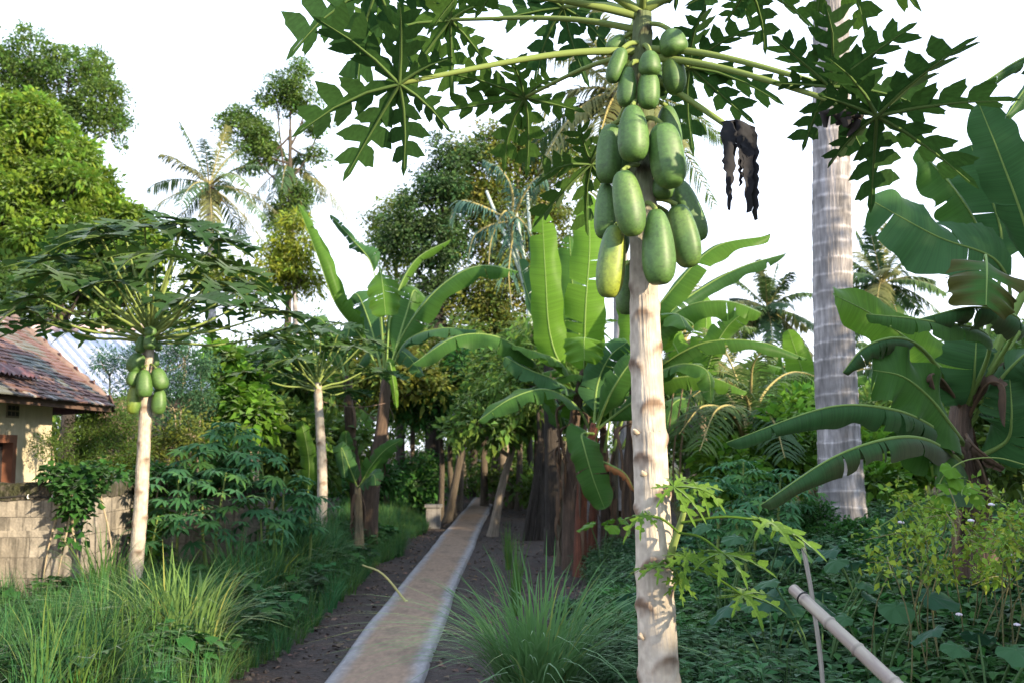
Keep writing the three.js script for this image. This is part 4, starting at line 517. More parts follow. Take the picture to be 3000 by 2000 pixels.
{ // left of the path
  const D = 14.5; const g = (px, d) => { const p = at(px, 1560, d); p.y = groundY(p.x, p.z) - 0.1; return p; };
  const a = thing('banana_plant', 'leaning banana plant with rust red stem left of the path', 'banana plant');
  pseudostem(a, [g(1078, D), at(1090, 1420, D), at(1118, 1250, D), at(1132, 1110, D)], 0.125, 0.065, M.pseudo, 6);
  bananaLeaf(a, [at(1128, 1130, D), at(1060, 990, D - 0.2), at(985, 895, D - 0.4), at(930, 752, D - 0.5), at(872, 600, D - 0.4)], { w: 0.2, face: V(-0.8, 0.4, 0.35), kind: 0, fold: 1.15, seed: 41, tears: 4, stalk: 0.25 });
  bananaLeaf(a, [at(1130, 1130, D), at(1110, 900, D + 0.2), at(1086, 770, D + 0.1), at(1030, 700, D), at(965, 628, D)], { w: 0.19, face: V(-0.6, 0.7, 0.4), kind: 3, fold: 0.9, seed: 42, stalk: 0.45 });
  bananaLeaf(a, [at(1130, 1120, D), at(1112, 860, D - 0.3), at(1112, 780, D - 0.6), at(1120, 830, D - 0.95), at(1130, 925, D - 1.05)], { w: 0.23, face: V(0, 0.5, 0.9), kind: 0, fold: 0.15, stalk: 0.66, seed: 43, tears: 4, brown: 0.12, blunt: true });
  bananaLeaf(a, [at(1135, 1120, D), at(1175, 990, D - 0.2), at(1290, 840, D - 0.4), at(1400, 780, D - 0.5), at(1520, 795, D - 0.5)], { w: 0.23, face: V(-0.25, 0.7, 0.6), kind: 1, fold: 0.45, seed: 44, stalk: 0.2 });
  bananaLeaf(a, [at(1135, 1130, D), at(1190, 1000, D - 0.6), at(1290, 962, D - 0.9), at(1398, 968, D - 1)], { w: 0.19, face: V(0, 0.9, 0.35), kind: 3, fold: 0.4, seed: 45, stalk: 0.25 });
  bananaLeaf(a, [at(1125, 1120, D), at(1080, 940, D + 0.4), at(1040, 860, D + 0.5), at(1010, 900, D + 0.6)], { w: 0.22, face: V(-0.4, 0.7, 0.5), kind: 3, seed: 46 });
  bananaLeaf(a, [at(1130, 1120, D), at(1150, 900, D + 0.6), at(1220, 760, D + 0.8), at(1320, 702, D + 0.9)], { w: 0.14, face: V(0, 0.6, 0.8), kind: 0, fold: 0.9, seed: 47 });
  bananaLeaf(a, [at(1130, 1120, D), at(1190, 920, D + 0.5), at(1215, 850, D + 0.6), at(1240, 900, D + 0.7)], { w: 0.22, face: V(0.3, 0.5, 0.8), kind: 1, seed: 48 });
  bananaLeaf(a, [at(1125, 1110, D), at(1140, 1060, D - 0.3), at(1152, 1120, D - 0.5), at(1162, 1195, D - 0.5)], { w: 0.07, face: V(0, 0.3, 1), kind: 2, seed: 49 });
  const b = thing('banana_plant', 'straight thin banana plant behind the leaning one left of the path', 'banana plant'), E = 15.5;
  pseudostem(b, [g(1050, E), at(1040, 1400, E), at(1026, 1250, E), at(1018, 1100, E)], 0.10, 0.06, M.pseudo, 7);
  for (const [i, q] of [[[at(1018, 1130, E), at(950, 1010, E - 0.5), at(860, 1000, E - 0.8), at(790, 1060, E - 0.9)]], [[at(1018, 1130, E), at(1020, 980, E - 0.2), at(1050, 900, E - 0.2), at(1120, 880, E)]], [[at(1018, 1130, E), at(980, 1000, E + 0.3), at(930, 930, E + 0.4), at(880, 960, E + 0.5)]], [[at(1018, 1130, E), at(1090, 1020, E - 0.4), at(1180, 1030, E - 0.7), at(1240, 1100, E - 0.8)]]].entries()) bananaLeaf(b, q[0], { w: 0.2, face: V(0, 0.85, 0.5), kind: i % 2 ? 3 : 1, seed: 51 + i });
  const c = thing('banana_sucker', 'young banana sucker with a few dark green leaves at the foot of the leaning banana', 'banana plant'), F = 13.6;
  pseudostem(c, [g(1052, F), at(1050, 1480, F), at(1048, 1420, F)], 0.06, 0.035, M.pseudoPale, 8);
  for (const [i, q] of [[at(1048, 1430, F), at(1020, 1360, F - 0.2), at(1000, 1310, F - 0.2), at(1010, 1400, F - 0.3)], [at(1048, 1430, F), at(1090, 1360, F - 0.1), at(1130, 1315, F - 0.1), at(1180, 1285, F)], [at(1048, 1430, F), at(1075, 1400, F - 0.4), at(1095, 1390, F - 0.6), at(1100, 1420, F - 0.7)], [at(1045, 1430, F), at(1018, 1340, F + 0.2), at(1012, 1260, F + 0.3)], [at(900, 1470, F), at(905, 1360, F), at(895, 1290, F), at(880, 1230, F)]].entries()) bananaLeaf(c, q, { w: 0.14, face: V(0.2, 0.4, 0.85), kind: [3, 1, 3, 1, 0][i], seed: 61 + i, stalk: 0.1, rib: 0.012 });
}
{ // right foreground plant
  const D = 6.5, b = thing('banana_plant', 'big dark banana plant at the edge right of the grey palm trunk', 'banana plant'), foot = at(2880, 1620, D); foot.y = groundY(foot.x, foot.z) - 0.1;
  pseudostem(b, [foot, at(2862, 1560, D), at(2835, 1400, D), at(2815, 1270, D), at(2830, 1130, D)], 0.12, 0.055, M.pseudo, 9);
  const c0 = at(2830, 1200, D), lf = (p, o) => bananaLeaf(b, p, { ...o });
  lf([c0, at(2960, 900, D - 0.1), at(2925, 770, D - 0.3), at(2740, 690, D - 0.5), at(2555, 588, D - 0.55)], { w: 0.27, wl: 1.1, face: V(-0.35, 0.35, 0.85), kind: 3, fold: 0.15, seed: 71, stalk: 0.42, tears: 4, gap: 0.008, blunt: false });
  lf([c0, at(2905, 900, D), at(2880, 700, D + 0.1), at(2800, 560, D), at(2690, 438, D - 0.1)], { w: 0.24, face: V(0.55, 0.2, 0.8), kind: 1, fold: 0.35, seed: 72, stalk: 0.42, tears: 2 });
  lf([c0, at(2925, 850, D + 0.2), at(2935, 690, D + 0.2), at(2890, 540, D + 0.2), at(2845, 425, D + 0.2)], { w: 0.27, face: V(-0.2, 0, 1), kind: 3, fold: 0.15, seed: 73, stalk: 0.4, tears: 2 });
  lf([c0, at(3040, 860, D), at(3010, 680, D - 0.2), at(2940, 480, D - 0.3), at(2868, 300, D - 0.3)], { w: 0.20, face: V(-0.75, 0.1, 0.7), kind: 3, fold: 0.25, seed: 74, stalk: 0.35, tears: 2 });
  lf([c0, at(2885, 900, D - 0.4), at(2888, 752, D - 0.8), at(2893, 800, D - 1.15), at(2890, 900, D - 1.25)], { w: 0.20, face: V(0, 0.45, 0.9), kind: 1, fold: 0.12, seed: 75, stalk: 0.66, tears: 2, brown: 0.75, blunt: true, label: 'hanging leaf browned along its edges' });
  lf([c0, at(2960, 1000, D - 0.5), at(2985, 935, D - 0.8), at(2850, 900, D - 1.1), at(2690, 935, D - 1.2)], { w: 0.13, face: V(0, 0.8, 0.6), kind: 3, fold: 0.95, seed: 76, stalk: 0.4, tears: 10, brown: 0.5, ragged: 2 });
  lf([c0, at(2800, 1120, D + 0.6), at(2705, 1030, D + 0.7), at(2570, 930, D + 0.7), at(2440, 862, D + 0.6)], { w: 0.22, face: V(-0.15, 0.55, 0.8), kind: 2, fold: 0.1, seed: 77, stalk: 0.2, blunt: true, tears: 1 });
  lf([at(2830, 1310, D), at(2790, 1250, D - 0.4), at(2720, 1160, D - 0.6), at(2640, 1100, D - 0.7), at(2552, 1082, D - 0.7)], { w: 0.21, face: V(-0.1, 0.45, 0.9), kind: 1, fold: 0.1, seed: 78, stalk: 0.12, tears: 2, wavy: 2, blunt: true });
  lf([c0, at(2852, 1130, D - 0.2), at(2858, 1060, D - 0.3), at(2862, 990, D - 0.3)], { w: 0.22, face: V(0.1, 0.1, 1), kind: 3, fold: 0.15, seed: 79, stalk: 0.05, tears: 2, blunt: true });
  lf([at(2830, 1350, D), at(2740, 1255, D - 0.5), at(2600, 1196, D - 0.9), at(2440, 1190, D - 1.0), at(2130, 1295, D - 1.1)], { w: 0.13, face: V(0, 0.9, 0.4), kind: 3, fold: 0.75, seed: 80, stalk: 0.2, tears: 7, brown: 0.25 });
  lf([at(2830, 1370, D), at(2720, 1290, D - 0.7), at(2600, 1285, D - 1.1), at(2440, 1340, D - 1.3), at(2230, 1478, D - 1.4)], { w: 0.125, face: V(-0.1, 0.9, 0.45), kind: 3, fold: 0.7, seed: 81, stalk: 0.1, tears: 6, brown: 0.62, label: 'drooping leaf with brown and orange patches' });
  lf([at(2830, 1370, D), at(2790, 1330, D - 0.3), at(2720, 1300, D - 0.5), at(2600, 1275, D - 0.6)], { w: 0.19, wl: 1.2, wr: 0.3, face: V(-0.1, 0.4, 0.9), kind: 1, fold: 0.1, seed: 82, stalk: 0.02 });
  lf([at(2840, 1350, D), at(2950, 1290, D - 0.2), at(2965, 1220, D - 0.3), at(2960, 1110, D - 0.3)], { w: 0.2, face: V(-0.2, 0.1, 1), kind: 3, fold: 0.2, seed: 83, stalk: 0.1 });
  lf([at(2850, 1420, D), at(2780, 1440, D - 0.4), at(2680, 1480, D - 0.7), at(2550, 1560, D - 0.8)], { w: 0.12, face: V(-0.2, 0.9, 0.3), kind: 3, fold: 0.6, seed: 84, stalk: 0.02 });
  lf([at(2840, 1250, D), at(2960, 1080, D - 0.2), at(3060, 1010, D - 0.4), at(3180, 1040, D - 0.6)], { w: 0.22, face: V(0, 0.8, 0.6), kind: 3, seed: 85 });
  lf([c0, at(2700, 1020, D - 0.4), at(2620, 990, D - 0.6), at(2530, 1020, D - 0.7), at(2470, 1090, D - 0.7)], { w: 0.10, face: V(0, 0.9, 0.4), kind: 3, fold: 0.9, seed: 86, stalk: 0.3, brown: 0.5, tears: 6 });
  lf([c0, at(2900, 1000, D - 0.6), at(2720, 940, D - 1.2), at(2540, 920, D - 1.3)], { w: 0.10, face: V(0, 0.9, 0.5), kind: 1, fold: 0.6, seed: 87, stalk: 0.3 });
  for (const [i, q] of [[at(2820, 1200, D), at(2760, 1110, D - 0.4), at(2730, 1100, D - 0.6), at(2740, 1140, D - 0.6)], [at(2830, 1240, D), at(2900, 1120, D - 0.3), at(2940, 1130, D - 0.4), at(2945, 1250, D - 0.4)], [at(2825, 1260, D), at(2860, 1310, D - 0.3), at(2900, 1340, D - 0.35), at(2945, 1370, D - 0.4)], [at(2830, 1220, D), at(2960, 1060, D - 0.1), at(2990, 1080, D - 0.2), at(2985, 1200, D - 0.2)], [at(2815, 1300, D), at(2790, 1350, D - 0.2), at(2800, 1420, D - 0.25), at(2830, 1500, D - 0.3)], [at(2835, 1300, D), at(2880, 1380, D - 0.2), at(2900, 1460, D - 0.25), at(2910, 1540, D - 0.3)]].entries()) lf(q, { w: 0.07, mat: M.deadV, ribMat: M.dead, fold: 1.2, seed: 90 + i, tears: 7, ragged: 3, name: 'dry_leaf', face: V(0, 0.3, 1), rib: 0.014 });
  lf([at(3260, 90, D), at(3120, 130, D - 0.3), at(2990, 175, D - 0.5), at(2885, 240, D - 0.6)], { w: 0.11, face: V(0.1, 0.8, 0.5), kind: 3, fold: 0.9, seed: 97, stalk: 0.02, tears: 8, ragged: 2 });
  lf([at(3260, 90, D), at(3140, 160, D - 0.5), at(3030, 230, D - 0.8), at(2950, 340, D - 0.9)], { w: 0.12, face: V(0.1, 0.8, 0.5), kind: 3, fold: 0.9, seed: 98, stalk: 0.02, tears: 9, ragged: 2 });
  line('leaf_stalk', [c0, at(3120, 600, D), at(3240, 250, D), at(3260, 90, D)], 0.03, 0.018, M.midrib, b);
}
{ const D = 16, b = thing('banana_plant', 'young banana plant with glowing yellow green leaves left of the grey palm trunk', 'banana plant'), f = at(2400, 1400, D); f.y = groundY(f.x, f.z) - 0.1; pseudostem(b, [f, at(2395, 1300, D), at(2390, 1230, D)], 0.09, 0.05, M.pseudoPale, 10);
  bananaLeaf(b, [at(2390, 1290, D), at(2385, 1200, D - 0.1), at(2350, 1080, D - 0.2), at(2310, 965, D - 0.2)], { w: 0.26, face: V(-0.2, 0.1, 1), kind: 2, fold: 0.15, seed: 101, tears: 1 }); bananaLeaf(b, [at(2385, 1290, D), at(2330, 1230, D), at(2300, 1130, D), at(2288, 1040, D)], { w: 0.16, face: V(0.6, 0.1, 0.8), kind: 2, fold: 0.2, seed: 102, tears: 1 }); bananaLeaf(b, [at(2385, 1290, D), at(2320, 1230, D - 0.3), at(2270, 1190, D - 0.5), at(2215, 1150, D - 0.6)], { w: 0.2, face: V(-0.2, 0.7, 0.6), kind: 0, seed: 103 }); bananaLeaf(b, [at(2395, 1290, D), at(2440, 1180, D), at(2480, 1120, D), at(2540, 1100, D)], { w: 0.2, face: V(0.2, 0.6, 0.7), kind: 0, seed: 104 }); }

// ---------------------------------------------------------------- palms
{ const D = 10, t = thing('coconut_palm', 'thick ringed grey coconut palm trunk rising out of view', 'palm tree'), foot = at(2472, 1570, D), head = at(2432, -1250, D); foot.y -= 0.25;
  mesh('trunk', ringedTrunk([foot, at(2466, 1420, D), at(2452, 1150, D), at(2440, 800, D), at(2437, 300, D), at(2435, -400, D), head], 0.222, 0.165, { foot: 0.17, seg: 40, n: 420, step: 0.165, bulge: 0.007 }), M.palmTrunkV, t);
  for (let i = 0; i < 14; i++) { const az = i * 2.399, el = lerp(1.2, -0.3, i / 13), l = 3.6, h = V(Math.cos(az), 0, Math.sin(az)), P = (q) => head.clone().addScaledVector(h, l * Math.cos(el) * q).add(V(0, l * (Math.sin(el) * q - 0.5 * q * q), 0)); addFrond(t, [P(0), P(0.35), P(0.7), P(1)], { seed: 500 + i, len: 0.7, n: 40, w: 0.045 }); } }
cocoPalm('coconut palm with yellowing fronds and nuts standing against the sky, left of the path', at(590, 1420, 33), at(612, 545, 33), { seed: 3, L: 2.9, n: 19, sag: 0.42, spin: 0.6, kinds: [2, 0, 1, 0, 2, 3], nuts: 12, len: 0.6 });
cocoPalm('thin coconut palm with hanging dark fronds next to the slender tree', at(850, 1420, 36), at(848, 500, 36), { seed: 8, L: 2.6, n: 11, sag: 0.95, spin: 2.2, kinds: [0, 3, 3, 2], nuts: 0, r0: 0.12, r1: 0.08, len: 0.6, droop: 1.1 });
cocoPalm('distant coconut palm with nuts, between the papaya and the grey trunk', at(2240, 1420, 42), at(2248, 905, 42), { seed: 13, L: 2.9, n: 22, sag: 0.35, kinds: [0, 2, 1, 3], nuts: 14, r0: 0.14, len: 0.75, lw: 0.075, leaflets: 46 });
cocoPalm('distant coconut palm right of the grey trunk, leaning', at(2640, 1420, 38), at(2585, 830, 38), { seed: 18, L: 2.9, n: 22, sag: 0.40, spin: 1.3, kinds: [2, 0, 0, 3], nuts: 12, bend: -0.1, len: 0.75, lw: 0.075, leaflets: 46 });
cocoPalm('short palm with pale backlit fronds just right of the papaya fruit', at(2010, 1450, 21), at(2000, 1010, 21), { seed: 29, L: 1.9, n: 15, sag: 0.5, spin: 0.9, kinds: [2, 1, 2, 0], nuts: 0, r0: 0.13, r1: 0.1, len: 0.5, lw: 0.04 });
cocoPalm('shaggy palm with drooping old fronds right behind the grey trunk', at(2600, 1400, 27), at(2575, 1080, 27), { seed: 31, L: 2.0, n: 15, sag: 0.9, spin: 0.2, kinds: [2, 0, 3, 2], nuts: 0, r0: 0.14, r1: 0.1, len: 0.5, droop: 1.1 });
cocoPalm('low palm with green fronds between the young palm and the grey trunk', at(2330, 1420, 24), at(2325, 1120, 24), { seed: 37, L: 1.8, n: 13, sag: 0.55, spin: 1.7, kinds: [0, 1, 3], nuts: 0, r0: 0.13, r1: 0.1, len: 0.5 });
cocoPalm('coconut palm with a whitish trunk hidden behind the large papaya', at(1822, 1560, 18), at(1812, 270, 18), { seed: 23, L: 2.3, n: 20, sag: 0.55, spin: 0.3, kinds: [0, 2, 3, 1, 2], nuts: 6, r0: 0.15, r1: 0.12, bend: 0.02, len: 0.55 });
{ const D = 14, t = thing('young_palm', 'low young palm with arching feathery fronds right of the papaya trunk', 'palm tree'), f = at(2190, 1500, D); f.y = groundY(f.x, f.z) - 0.1; const h = at(2188, 1300, D);
  mesh('trunk', ringedTrunk([f, f.clone().lerp(h, 0.5), h], 0.10, 0.07, { seg: 12, n: 40 }), M.palmTrunkV, t);
  for (const [i, q] of [[[2240, 1150], [2320, 1090], [2420, 1110]], [[2190, 1170], [2110, 1110], [2030, 1160]], [[2140, 1210], [2060, 1190], [1990, 1270]], [[2250, 1210], [2330, 1200], [2400, 1270]], [[2200, 1150], [2210, 1060], [2260, 1000]], [[2160, 1200], [2100, 1200], [2050, 1320]], [[2170, 1150], [2120, 1020], [2060, 960]], [[2230, 1200], [2270, 1240], [2300, 1340]], [[2150, 1180], [2050, 1080], [1960, 1060]]].entries()) { const dz = [0.3, -0.3, -0.6, 0.5, -0.2, -0.8, 0.6, -0.7, 0.7][i]; addFrond(t, [h, ...q.map(([x, y], k) => at(x, y, D + dz * (k + 1)))], { seed: 600 + i, len: 0.46, n: 40, w: 0.03, droop: 0.6, kind: [0, 1, 0, 3, 1, 0, 2, 3, 0][i], bare: 0.2 }); }
  for (let i = 0; i < 3; i++) line('frond_stalk', [at(1950 + i * 22, 1470, D), at(1955 + i * 20, 1320, D), at(1975 + i * 26, 1130, D - 0.1)], 0.016, 0.01, M.deadPale, t); }
{ const D = 17, t = thing('areca_palm', 'slim blue green palm with pale stems and plumes left of the upright banana leaves', 'palm tree'), f = at(1560, 1480, D); f.y = groundY(f.x, f.z) - 0.1;
  for (const [i, [x, y, xx]] of [[1480, 640, 1545], [1505, 580, 1550], [1545, 560, 1565], [1425, 560, 1540]].entries()) { const h = at(x, y, D + 0.2 * i), low = at(xx + 12, 960, D); line('stem', [f.clone().add(V(0.1 * i - 0.15, 0, 0)), at(xx + 40, 1250, D), low], 0.045, 0.035, M.trunkDark, t, 8, 16); line('crownshaft', [low, at(xx, 850, D), h], 0.035, 0.025, M.stalkPale, t, 8, 16); }
  for (const [i, q] of [[[1440, 660], [1390, 690], [1370, 760]], [[1400, 600], [1350, 590], [1320, 640]], [[1520, 640], [1560, 700], [1570, 800]], [[1480, 620], [1440, 700], [1430, 800]], [[1500, 560], [1470, 500], [1420, 470]], [[1540, 560], [1580, 520], [1610, 560]], [[1500, 700], [1490, 800], [1500, 900]]].entries()) addFrond(t, [at(1500, 650, D), ...q.map(([x, y]) => at(x, y, D - 0.3))], { seed: 640 + i, len: 0.42, n: 34, w: 0.03, droop: 0.9, kind: 4 }); }

// ---------------------------------------------------------------- trees
const F = { bright: leafy(0.160, 0.260, 0.028, 0.5, 0.1), mid: leafy(0.098, 0.175, 0.030, 0.48, 0.12), olive: leafy(0.140, 0.175, 0.028, 0.42, 0.15), dark: leafy(0.055, 0.112, 0.030, 0.42, 0.2), yellow: leafy(0.21, 0.265, 0.025, 0.48, 0.1), blue: leafy(0.050, 0.125, 0.060, 0.38, 0.2), herb: leafy(0.038, 0.125, 0.022, 0.42, 0.2), lime: leafy(0.110, 0.235, 0.020, 0.48, 0.15) };
tree('tall rounded tree behind the bright one, upper left against the sky', { seed: 1, leaf: F.mid, spray: SPRAY.broad, r0: 0.3, r1: 0.14, trunk: [at(110, 1420, 40), at(120, 800, 40), at(140, 420, 40)], val: 0.3,
  lobes: [L(90, 190, 40, 1.5, 1.3, 1.3, 35, 9), L(200, 240, 40, 1.5, 1.3, 1.3, 35, 9), L(290, 310, 40, 1.1, 1.2, 1.1, 27, 9), L(20, 240, 40, 1.4, 1.3, 1.3, 27, 9), L(330, 380, 40, 0.6, 0.8, 0.7, 13, 8), L(220, 360, 40, 1.4, 0.9, 1.1, 21, 8), L(80, 320, 40, 1.6, 1.1, 1.2, 21, 8), L(260, 200, 41, 0.9, 0.8, 0.8, 13, 8), L(-90, 220, 40, 1.6, 1.6, 1.4, 21, 8)] });
{ const r = rng(205), lobes = []; for (const [x, y, d, R] of [[40, 330, 24, 0.7], [130, 390, 23.7, 0.62], [-40, 430, 23.8, 0.8], [60, 470, 23.3, 0.66], [210, 470, 24, 0.6], [150, 550, 23.2, 0.66], [270, 560, 24, 0.55], [20, 610, 23.2, 0.75], [230, 640, 23.4, 0.62], [330, 640, 24, 0.48], [110, 680, 23, 0.66], [400, 690, 24, 0.42], [300, 720, 23.6, 0.55], [-30, 760, 23.4, 0.7], [190, 770, 23.2, 0.66], [440, 740, 24.2, 0.4], [340, 800, 23.8, 0.5], [70, 850, 23.4, 0.6], [-130, 560, 24, 0.9], [250, 860, 23.6, 0.5]]) { lobes.push(L(x, y, d, R * 1.05, R * 0.8, R, 15, 9)); for (let k = 0; k < 2; k++) lobes.push(L(x + r.g() * 55, y - 15 + r.g() * 40, d - 0.3 + r.g() * 0.4, R * 0.45, R * 0.34, R * 0.45, 5, 7)); }
  tree('bright yellow green leafy tree above the house roof', { seed: 2, leaf: F.bright, spray: SPRAY.broad, r0: 0.26, r1: 0.12, trunk: [at(40, 1400, 24), at(30, 950, 24), at(70, 700, 24)], bark: M.trunkDark, val: 0.3, lobes }); }
tree('low shaded tree with dark trunks under the bright tree, behind the house', { seed: 4, leaf: F.mid, spray: SPRAY.broad, r0: 0.16, r1: 0.08, trunk: [at(190, 1400, 22), at(200, 1050, 22), at(170, 880, 22)], bark: M.trunkDark, lobes: [L(80, 850, 22, 1.0, 0.6, 0.8, 14, 9), L(230, 860, 22, 1.0, 0.6, 0.8, 14, 9), L(380, 880, 22, 0.9, 0.7, 0.8, 14, 9), L(-40, 900, 22, 0.9, 0.7, 0.8, 10, 9)] });
tree('slender open tree with clustered foliage beside the sky gap', { seed: 5, leaf: F.mid, spray: SPRAY.dense, r0: 0.14, r1: 0.06, trunk: [at(838, 1420, 35), at(846, 800, 35), at(850, 380, 35)], bark: M.trunk, val: 0.35,
  lobes: [L(850, 235, 35, 0.9, 0.7, 0.8, 18, 8), L(810, 300, 35, 0.7, 0.5, 0.7, 12, 8), L(900, 300, 35, 0.5, 0.5, 0.5, 8, 7), L(720, 400, 35, 0.8, 0.8, 0.8, 20, 9), L(760, 460, 35, 0.7, 0.6, 0.7, 14, 8), L(690, 350, 35, 0.5, 0.6, 0.5, 10, 8), L(940, 370, 35, 0.5, 0.3, 0.5, 8, 6), L(930, 460, 35, 0.5, 0.25, 0.4, 6, 5), L(860, 590, 35, 0.45, 0.8, 0.5, 14, 8), L(820, 640, 35, 0.4, 0.6, 0.5, 10, 8)] });
tree('pale yellow green bamboo-like thicket tree left of the tall banana', { seed: 6, leaf: F.yellow, spray: SPRAY.long, r0: 0.08, r1: 0.04, trunk: [at(830, 1420, 27), at(835, 1000, 27), at(850, 780, 27)], lobes: [L(860, 700, 27, 0.45, 0.7, 0.5, 14, 9), L(800, 780, 27, 0.6, 0.7, 0.6, 16, 9), L(880, 820, 27, 0.5, 0.7, 0.5, 14, 9), L(740, 830, 27, 0.6, 0.6, 0.6, 12, 9), L(640, 800, 27, 0.7, 0.5, 0.6, 12, 9)] });
tree('tall tree with dark green crown left of the yellowish one over the path', { seed: 7, leaf: F.dark, spray: SPRAY.dense, r0: 0.22, r1: 0.1, trunk: [at(1265, 1490, 25), at(1275, 1150, 25), at(1290, 800, 25)], bark: M.trunkDark,
  lobes: [L(1300, 520, 25, 0.7, 0.6, 0.7, 18, 9), L(1240, 640, 25, 0.8, 0.6, 0.7, 18, 9), L(1290, 730, 25, 0.7, 0.7, 0.7, 20, 10), L(1330, 440, 25.5, 0.6, 0.5, 0.6, 10, 8), L(1180, 700, 25, 0.6, 0.5, 0.6, 12, 8), L(1270, 860, 25, 0.8, 0.5, 0.7, 16, 9), L(1330, 1050, 25, 1.0, 0.6, 0.8, 18, 10), L(1220, 980, 25, 0.8, 0.6, 0.7, 14, 9), L(1390, 1120, 25, 0.8, 0.5, 0.7, 14, 9)] });
tree('broad yellowish green tree rising over the end of the path', { seed: 9, leaf: F.olive, spray: SPRAY.dense, r0: 0.2, r1: 0.1, trunk: [at(1485, 1500, 26), at(1470, 1100, 26), at(1460, 800, 26)], bark: M.trunkPale, hue: 0.3, val: 0.35,
  lobes: [L(1440, 470, 26, 0.9, 0.8, 0.8, 22, 9), L(1530, 420, 26, 0.7, 0.6, 0.7, 14, 9), L(1390, 580, 26, 0.9, 0.7, 0.8, 20, 9), L(1500, 620, 26, 1.1, 0.8, 0.8, 22, 9), L(1600, 560, 26, 0.8, 0.8, 0.8, 16, 9), L(1400, 720, 26, 0.9, 0.7, 0.8, 18, 9), L(1480, 850, 25.5, 1.1, 0.8, 0.8, 24, 9), L(1380, 940, 25.5, 0.8, 0.7, 0.7, 16, 9), L(1560, 760, 26, 0.8, 0.8, 0.8, 16, 9), L(1480, 1010, 25.5, 1.0, 0.7, 0.8, 18, 9), L(1580, 960, 26, 0.8, 0.8, 0.8, 14, 9), L(1620, 680, 27, 0.8, 0.9, 0.8, 12, 9), L(1690, 480, 27, 0.8, 0.8, 0.8, 12, 9)] });
tree('pale small-leaved tree at the rim of the sky gap, left of the dark crown', { seed: 10, leaf: F.yellow, spray: SPRAY.small, r0: 0.1, r1: 0.05, trunk: [at(1170, 1450, 29), at(1165, 1000, 29), at(1160, 760, 29)], bark: M.trunkPale, lobes: [L(1160, 640, 29, 0.7, 0.6, 0.6, 16, 9), L(1120, 730, 29, 0.6, 0.6, 0.6, 14, 8), L(1190, 800, 29, 0.6, 0.6, 0.6, 12, 8), L(1100, 660, 29, 0.3, 0.3, 0.3, 5, 5)] });
// grove round the end of the path
const grove = [[1440, 1545, 17.8, 1515, 1270, 0.085, 'trunkPale', 'slim pale leaning trunk right at the edge of the path'], [1308, 1490, 21, 1372, 1215, 0.09, 'trunk', 'leaning tan trunk in the clump left of the path'], [1290, 1490, 21.5, 1285, 1200, 0.07, 'trunk', 'upright thin trunk in the clump left of the path'], [1330, 1485, 22, 1320, 1200, 0.07, 'trunk', 'second thin trunk in the clump left of the path'], [1420, 1470, 26, 1415, 1150, 0.10, 'trunk', 'straight brown trunk behind the pale leaning one'], [1443, 1470, 27, 1448, 1150, 0.11, 'trunk', 'straight tan trunk behind the pale leaning one'], [1182, 1480, 24, 1178, 1150, 0.12, 'trunkDark', 'dark trunk in shade behind the concrete post'], [1490, 1465, 28, 1490, 1180, 0.14, 'trunkDark', 'dark trunk right of the path beyond the grass tuft'], [1548, 1465, 29, 1545, 1200, 0.12, 'trunkDark', 'dark trunk among the shade right of the path'], [1585, 1480, 23, 1580, 1200, 0.13, 'trunkDark', 'dark trunk nearest the banana clump'], [1385, 1470, 32, 1388, 1200, 0.15, 'trunkDark', 'far dark trunk in line with the path'], [1130, 1500, 20, 1124, 1170, 0.06, 'trunkPale', 'thin pale trunk behind the leaning banana'], [1215, 1475, 29, 1212, 1180, 0.09, 'trunk', 'thin brown trunk between the dark trunk and the left clump'], [1246, 1475, 27, 1252, 1190, 0.07, 'trunkDark', 'thin dark trunk just left of the clump'], [1345, 1475, 25, 1356, 1190, 0.06, 'trunkPale', 'thin pale trunk on the right side of the left clump'], [1362, 1468, 33, 1360, 1190, 0.10, 'trunkPale', 'far pale trunk beside the vanishing path'], [1520, 1470, 25, 1524, 1190, 0.09, 'trunk', 'brown trunk between the dark trunks right of the path'], [1566, 1468, 31, 1570, 1190, 0.11, 'trunkPale', 'far tan trunk glimpsed among the dark ones right of the path'], [1605, 1480, 20, 1600, 1180, 0.07, 'trunkDark', 'thin dark trunk touching the stout rough trunk']];
grove.forEach(([bx, by, d, tx, ty, r0, bark, label], i) => { const b = at(bx, by, d), h = at(tx, ty, d); b.y = groundY(b.x, b.z) - 0.1; tree(label, { name: 'grove_tree', group: 'trees of the shady grove', seed: 70 + i, leaf: [F.mid, F.herb, F.mid, F.olive][i % 4], spray: SPRAY.broad, r0, r1: r0 * 0.6, bark: M[bark], trunk: [b, b.clone().lerp(h, 0.55).add(V(0.05 * (i % 3 - 1), 0, 0)), h], lobes: [[h.clone().add(V(0, 0.5, 0)), V(0.9, 0.55, 0.8), 12, 8], [h.clone().add(V(-0.7, 0.2, 0.2)), V(0.7, 0.45, 0.6), 10, 8], [h.clone().add(V(0.7, 0.3, -0.2)), V(0.7, 0.45, 0.6), 10, 8], [h.clone().add(V(0.1, 1.2, -0.4)), V(0.8, 0.5, 0.6), 8, 8]] }); });
{ const D = 14.6, b = at(1622, 1575, D), h = at(1612, 1050, D); b.y = groundY(b.x, b.z) - 0.1; tree('stout dark rough trunk with ferny growth left of the banana stems', { seed: 95, leaf: F.mid, spray: SPRAY.long, r0: 0.115, r1: 0.10, foot: 0.06, bark: M.trunkDark, trunk: [b, b.clone().lerp(h, 0.5), h], lobes: [[h.clone().add(V(0.1, 0.2, -0.8)), V(0.7, 0.5, 0.6), 10, 8], [h.clone().add(V(-0.2, -0.4, -0.5)), V(0.5, 0.4, 0.4), 8, 7]] }); }
